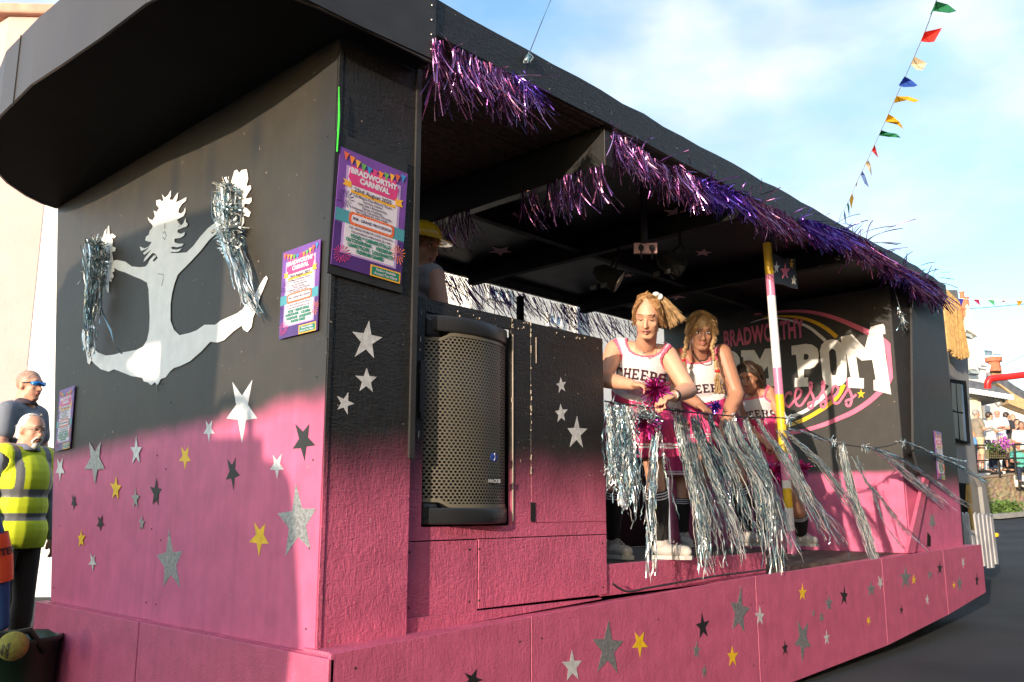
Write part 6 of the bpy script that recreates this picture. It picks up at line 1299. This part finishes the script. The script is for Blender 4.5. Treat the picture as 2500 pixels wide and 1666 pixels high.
for k in range(7): m.tube([P_(630+k*18, 930+k*3), P_(640+k*17, 1015-k*3)], .018, 4)
part('aerial', m, M['steel'], ch)
E('satellite_dish', [(665, 1265), (700, 1255), (725, 1300), (700, 1325), (668, 1310)], zc, 36.2, .1, M['grey'], t)
# far row closing the street, seen between things
m = MB(); q0 = U((2350, 1180), w=60); m.slab([[U(p, w=60) for p in ((2200, 1300), (2900, 1300), (2900, 1010), (2600, 960), (2400, 1030), (2200, 1000))]], FH*8); one('far_house', m, M['cream'], 'pale far terrace house at the head of the street behind the cottages', 'house')
# red bent pipe
m = MB(); q = [U(zc(*p), w=9.0) for p in ((670, 1500), (672, 1420), (700, 1375), (760, 1350), (1000, 1325), (1206, 1300), (1500, 1270), (1700, 1400))]; m.tube([spline(q, i/40) for i in range(41)], [.035]*41, 14); RP = one('red_pipe', m, M['red'], 'glossy bright red bent pipe reaching in from the right edge', 'pipe', smooth=True)
# bunting
FLG = dict(green=(.03, .25, .10), red=(.75, .05, .03), cream=(.80, .68, .48), blue=(.03, .10, .45), yellow=(.80, .50, .02), orange=(.70, .16, .03), lime=(.15, .6, .25), crimson=(.65, .04, .12), violet=(.08, .08, .5), paleblue=(.25, .35, .6))
fm = {}
for k, v in FLG.items():
    fm[k] = mat('pennant_'+k, v, .7, var=.06); N, L = nodes(fm[k]); b = fm[k].node_tree.nodes['Principled BSDF']; tb = N('ShaderNodeBsdfTranslucent'); tb.inputs[0].default_value = (*v, 1); ms = N('ShaderNodeMixShader'); ms.inputs[0].default_value = .45; L(b.outputs[0], ms.inputs[1]); L(tb.outputs[0], ms.inputs[2]); L(ms.outputs[0], fm[k].node_tree.nodes['Material Output'].inputs[0])
def bunting(label, path, flags):
    t = thing('bunting_string', path[-1], label, 'bunting', 'strings of pennants over the street'); m = MB(); m.tube([spline(path, i/40) for i in range(41)], .006, 5); part('cord', m, M['white'], t)
    for c, pts, zoom, w_ in flags:
        q = [U(zoom(*p), w=w_+.12*math.sin(i*1.7)) for i, p in enumerate(pts)]; m = MB(); m.slab([q], FH*.004); part('pennant', m, fm[c], t)
wz = lambda y: 9+ y/1568*8
FL_ = [('green', [(1210,10),(1300,35),(1365,85),(1310,100),(1190,85),(1160,118)]), ('red', [(1120,245),(1255,215),(1195,320),(1150,325),(1092,318)]), ('cream', [(1045,435),(1085,475),(1140,485),(1105,540),(1060,535),(1018,495)]), ('blue', [(968,585),(1020,615),(1068,655),(1040,665),(960,668),(922,655)]),
       ('yellow', [(905,738),(1000,740),(1080,770),(1045,785),(985,768),(888,790)]), ('yellow', [(842,875),(890,900),(930,935),(960,990),(910,955),(818,932)]), ('green', [(790,998),(840,1015),(905,1025),(938,1055),(850,1050),(770,1038)]), ('red', [(738,1107),(750,1150),(766,1208),(735,1175),(716,1155)]),
       ('cream', [(690,1228),(710,1270),(718,1350),(700,1310),(668,1255)]), ('paleblue', [(645,1312),(665,1345),(695,1435),(660,1405),(632,1340)]), ('yellow', [(608,1390),(600,1430),(592,1420)])]
fl = [(c, p, zb, wz(p[0][1])) for c, p in FL_]+[('yellow', [(1445,570),(1460,620),(1440,710),(1425,640)], zf, 17.5), ('green', [(1412,645),(1425,690),(1424,775),(1405,670)], zf, 18), ('paleblue', [(1382,715),(1395,760),(1396,835),(1378,760)], zf, 18.5)]
bunting('string of mixed pennants blowing high against the sky, dropping steeply behind the roof', [U(zb(1300, -240), w=8), U(zb(1210, 5), w=9), U(zb(1100, 300), w=10.5), U(zb(905, 738), w=12.8), U(zb(740, 1105), w=14.6), U(zb(600, 1400), w=16.2), U(zb(530, 1560), w=17), U(zf(1340, 800), w=18.8), U((2030, 640), w=20.5)], fl)
bunting('level string of small pennants above the white gabled house at the right edge', [U(zc(*p), w=20) for p in ((60, 165), (215, 176), (450, 186), (665, 194), (885, 202), (1206, 208), (1500, 190))],
        [('violet', [(218,178),(318,178),(290,285)], zc, 20), ('crimson', [(450,187),(545,187),(560,280)], zc, 20), ('lime', [(665,195),(765,195),(775,285)], zc, 20), ('orange', [(885,205),(955,207),(890,238)], zc, 20), ('yellow', [(1098,210),(1195,210),(1125,298)], zc, 20)])
for pts, lb in (([U((1350, -12), w=5.6), U((1320, 60), w=5.75), U((1293, 128), Y=2.9)], 'thin dark wire rising into the sky from the float roof'), ([U(zc(220, 340), w=26), U(zc(700, 305), w=24), U(zc(1300, 250), w=22)], 'thin telephone wire crossing in front of the slate gable'),
                ([U(zc(840, 1180), w=36), U(zc(1050, 1090), w=33), U(zc(1400, 920), w=29)], 'thin wire slanting up from the brick chimney to the right')):
    m = MB(); m.tube(pts, .0028 if 'float' in lb else .009, 5); one('overhead_wire', m, M['cable'], lb, 'wire')
m = MB(); q = U((1292, 128), Y=2.66)
for k in range(14): m.ribbon([q, q+Vector((random.gauss(-.01, .01), random.gauss(0, .01), -.03)), q+Vector((random.gauss(-.02, .01), random.gauss(0, .01), -.06))], .008, None, 1, random.random()*3)
one('tinsel_snippet', m, M['tsilver'], 'tiny bright tinsel snippet stuck on the roof fascia below the wire', 'tinsel')
# ------------------------------------------------------------ unseen vehicle ahead, its outline cut from the shadow it casts on the front wall
XT = -3.0; te = math.tan(SUN_EL)/math.cos(SUN_AZ); ta = math.tan(SUN_AZ)
TR = thing('tractor', (XT-1, 3.1, 0), 'unseen green lorry leading the procession, out of the picture at the left', 'tractor')
def B3(y, z, x=XT): d = XF-x; return Vector((x, y-d*ta, z+d*te))
outl = [(5.72,2.40),(5.62,2.55),(5.3,2.60),(4.93,2.60),(4.44,2.58),(4.07,2.55),(3.80,2.51),(3.66,2.40),(3.66,1.41),(3.24,1.39),(3.23,1.30),(3.09,1.27),(3.02,1.20),(2.99,1.10),(2.96,.93),(2.92,.74),(2.90,.58),(2.93,.30),(2.93,-.3),(5.75,-.3),(5.78,1.4)]
holes = [[(4.64,1.85),(4.44,1.925),(4.24,1.915),(4.236,1.735),(4.45,1.76)], [(5.26,1.87),(4.95,1.86),(4.90,1.50),(5.27,1.52)], [(4.50,1.70),(4.28,1.70),(4.25,1.38),(4.34,1.39)]]
m = MB(); m.slab([[B3(*p) for p in outl]]+[[B3(*p) for p in h] for h in holes], (-.05, 0, 0)); tp = mat('tractor_green', (.02, .12, .04), .35); part('rear_panel', m, tp, TR)
gl = bpy.data.materials.new('tinted_glass'); gl.use_nodes = True; N, L = nodes(gl); gl.node_tree.nodes.clear(); o_ = N('ShaderNodeOutputMaterial'); tt = N('ShaderNodeBsdfTransparent'); tt.inputs[0].default_value = (.20, .28, .17, 1); L(tt.outputs[0], o_.inputs[0])
for h in holes[1:]: m = MB(); m.slab([[B3(*p, x=XT-.02) for p in h]], (-.01, 0, 0)); part('rear_glass', m, gl, TR)
a, b = B3(5.6, 2.54), B3(3.75, 2.46); m = MB(); m.box((-4.6, b.y, a.z-.06), (XT-.052, a.y, a.z)); part('roof', m, tp, TR, bevel=.02)
for y in (b.y+.02, a.y-.1):
    m = MB(); m.box((-4.55, y, 1.0), (-4.47, y+.08, a.z-.062)); part('pillar', m, tp, TR)
m = MB(); m.box((-6.3, b.y+.2, .9), (-4.6, a.y-.2, 1.9)); part('bonnet', m, tp, TR, bevel=.08)
m = MB(); m.box((-6.0, b.y-.1, .6), (XT-.06, a.y, .85)); part('chassis', m, M['matt'], TR)
for x in (-5.6, -3.7):
    for y in (b.y-.5, a.y-.2):
        m = MB(); m.tube([(x, y, .5), (x, y+.04, .5), (x, y+.26, .5), (x, y+.3, .5)], [.44, .5, .5, .44], 28); wh = part('wheel', m, M['rubber'], TR); m = MB(); m.tube([(x, y-.01, .5), (x, y+.31, .5)], .25, 20); part('rim', m, M['steel'], wh)
m = MB(); pts = [B3(3.65, 1.50), B3(3.60, 1.56), B3(3.42, 1.56), B3(3.36, 1.52), B3(3.34, 1.38)]; m.tube(pts, .03, 8); part('shadow_hook', m, M['black'], TR)  # bent tube added to cast the hook-shaped shadow
# houses behind the camera that hold the low sun off parts of the street
t = thing('opposite_terrace', (8, -8, 0), 'row of tall shaded brick houses on the near side of the street, behind the photographer', 'house')
m = MB(); m.box((-9, -15, 0), (40, -5.5, 7.5)); part('wall', m, mat('dark_brick', (.12, .07, .05), .9), t); m = MB(); m.slab([[(-9.2, -15.3, 7.502), (-9.2, -5.2, 7.502), (-9.2, -10, 10.5)]], (49.4, 0, 0)); part('roof', m, M['slate'], t)

for q, lb in (((2440, 1452), 'small pale paper scrap lying on the road beyond the skirt'), ((2462, 1466), 'second pale scrap on the road, the nearer one'),):
    c = U(q, Z=.0+.012); m = MB(); m.slab([[c+Vector((random.uniform(-.04, .04)+dx, random.uniform(-.03, .03)+dy, random.uniform(0, .01))) for dx, dy in ((-.08, -.05), (.08, -.06), (.09, .05), (-.07, .06))]], (0, 0, .002)); one('paper_scrap', m, M['white'], lb, 'litter')
# ------------------------------------------------------------ the street, plain
m = MB(); nx = 60
xsg = [-60, -20, 0, 4, 8, 10, 12, 14, 17, 20, 25, 30, 40, 55, 80, 120, 200]
def gz_unused(x): return 0 if x < 9 else (x-9)*.052 if x < 60 else 2.65+(x-60)*.02
for i, x in enumerate(xsg):
    for y in (-120, 200): m.v.append(Vector((x, y, gz(x))))
for i in range(len(xsg)-1): m.f.append((2*i, 2*i+2, 2*i+3, 2*i+1))
structure(part('road', m, M['tarmac']))
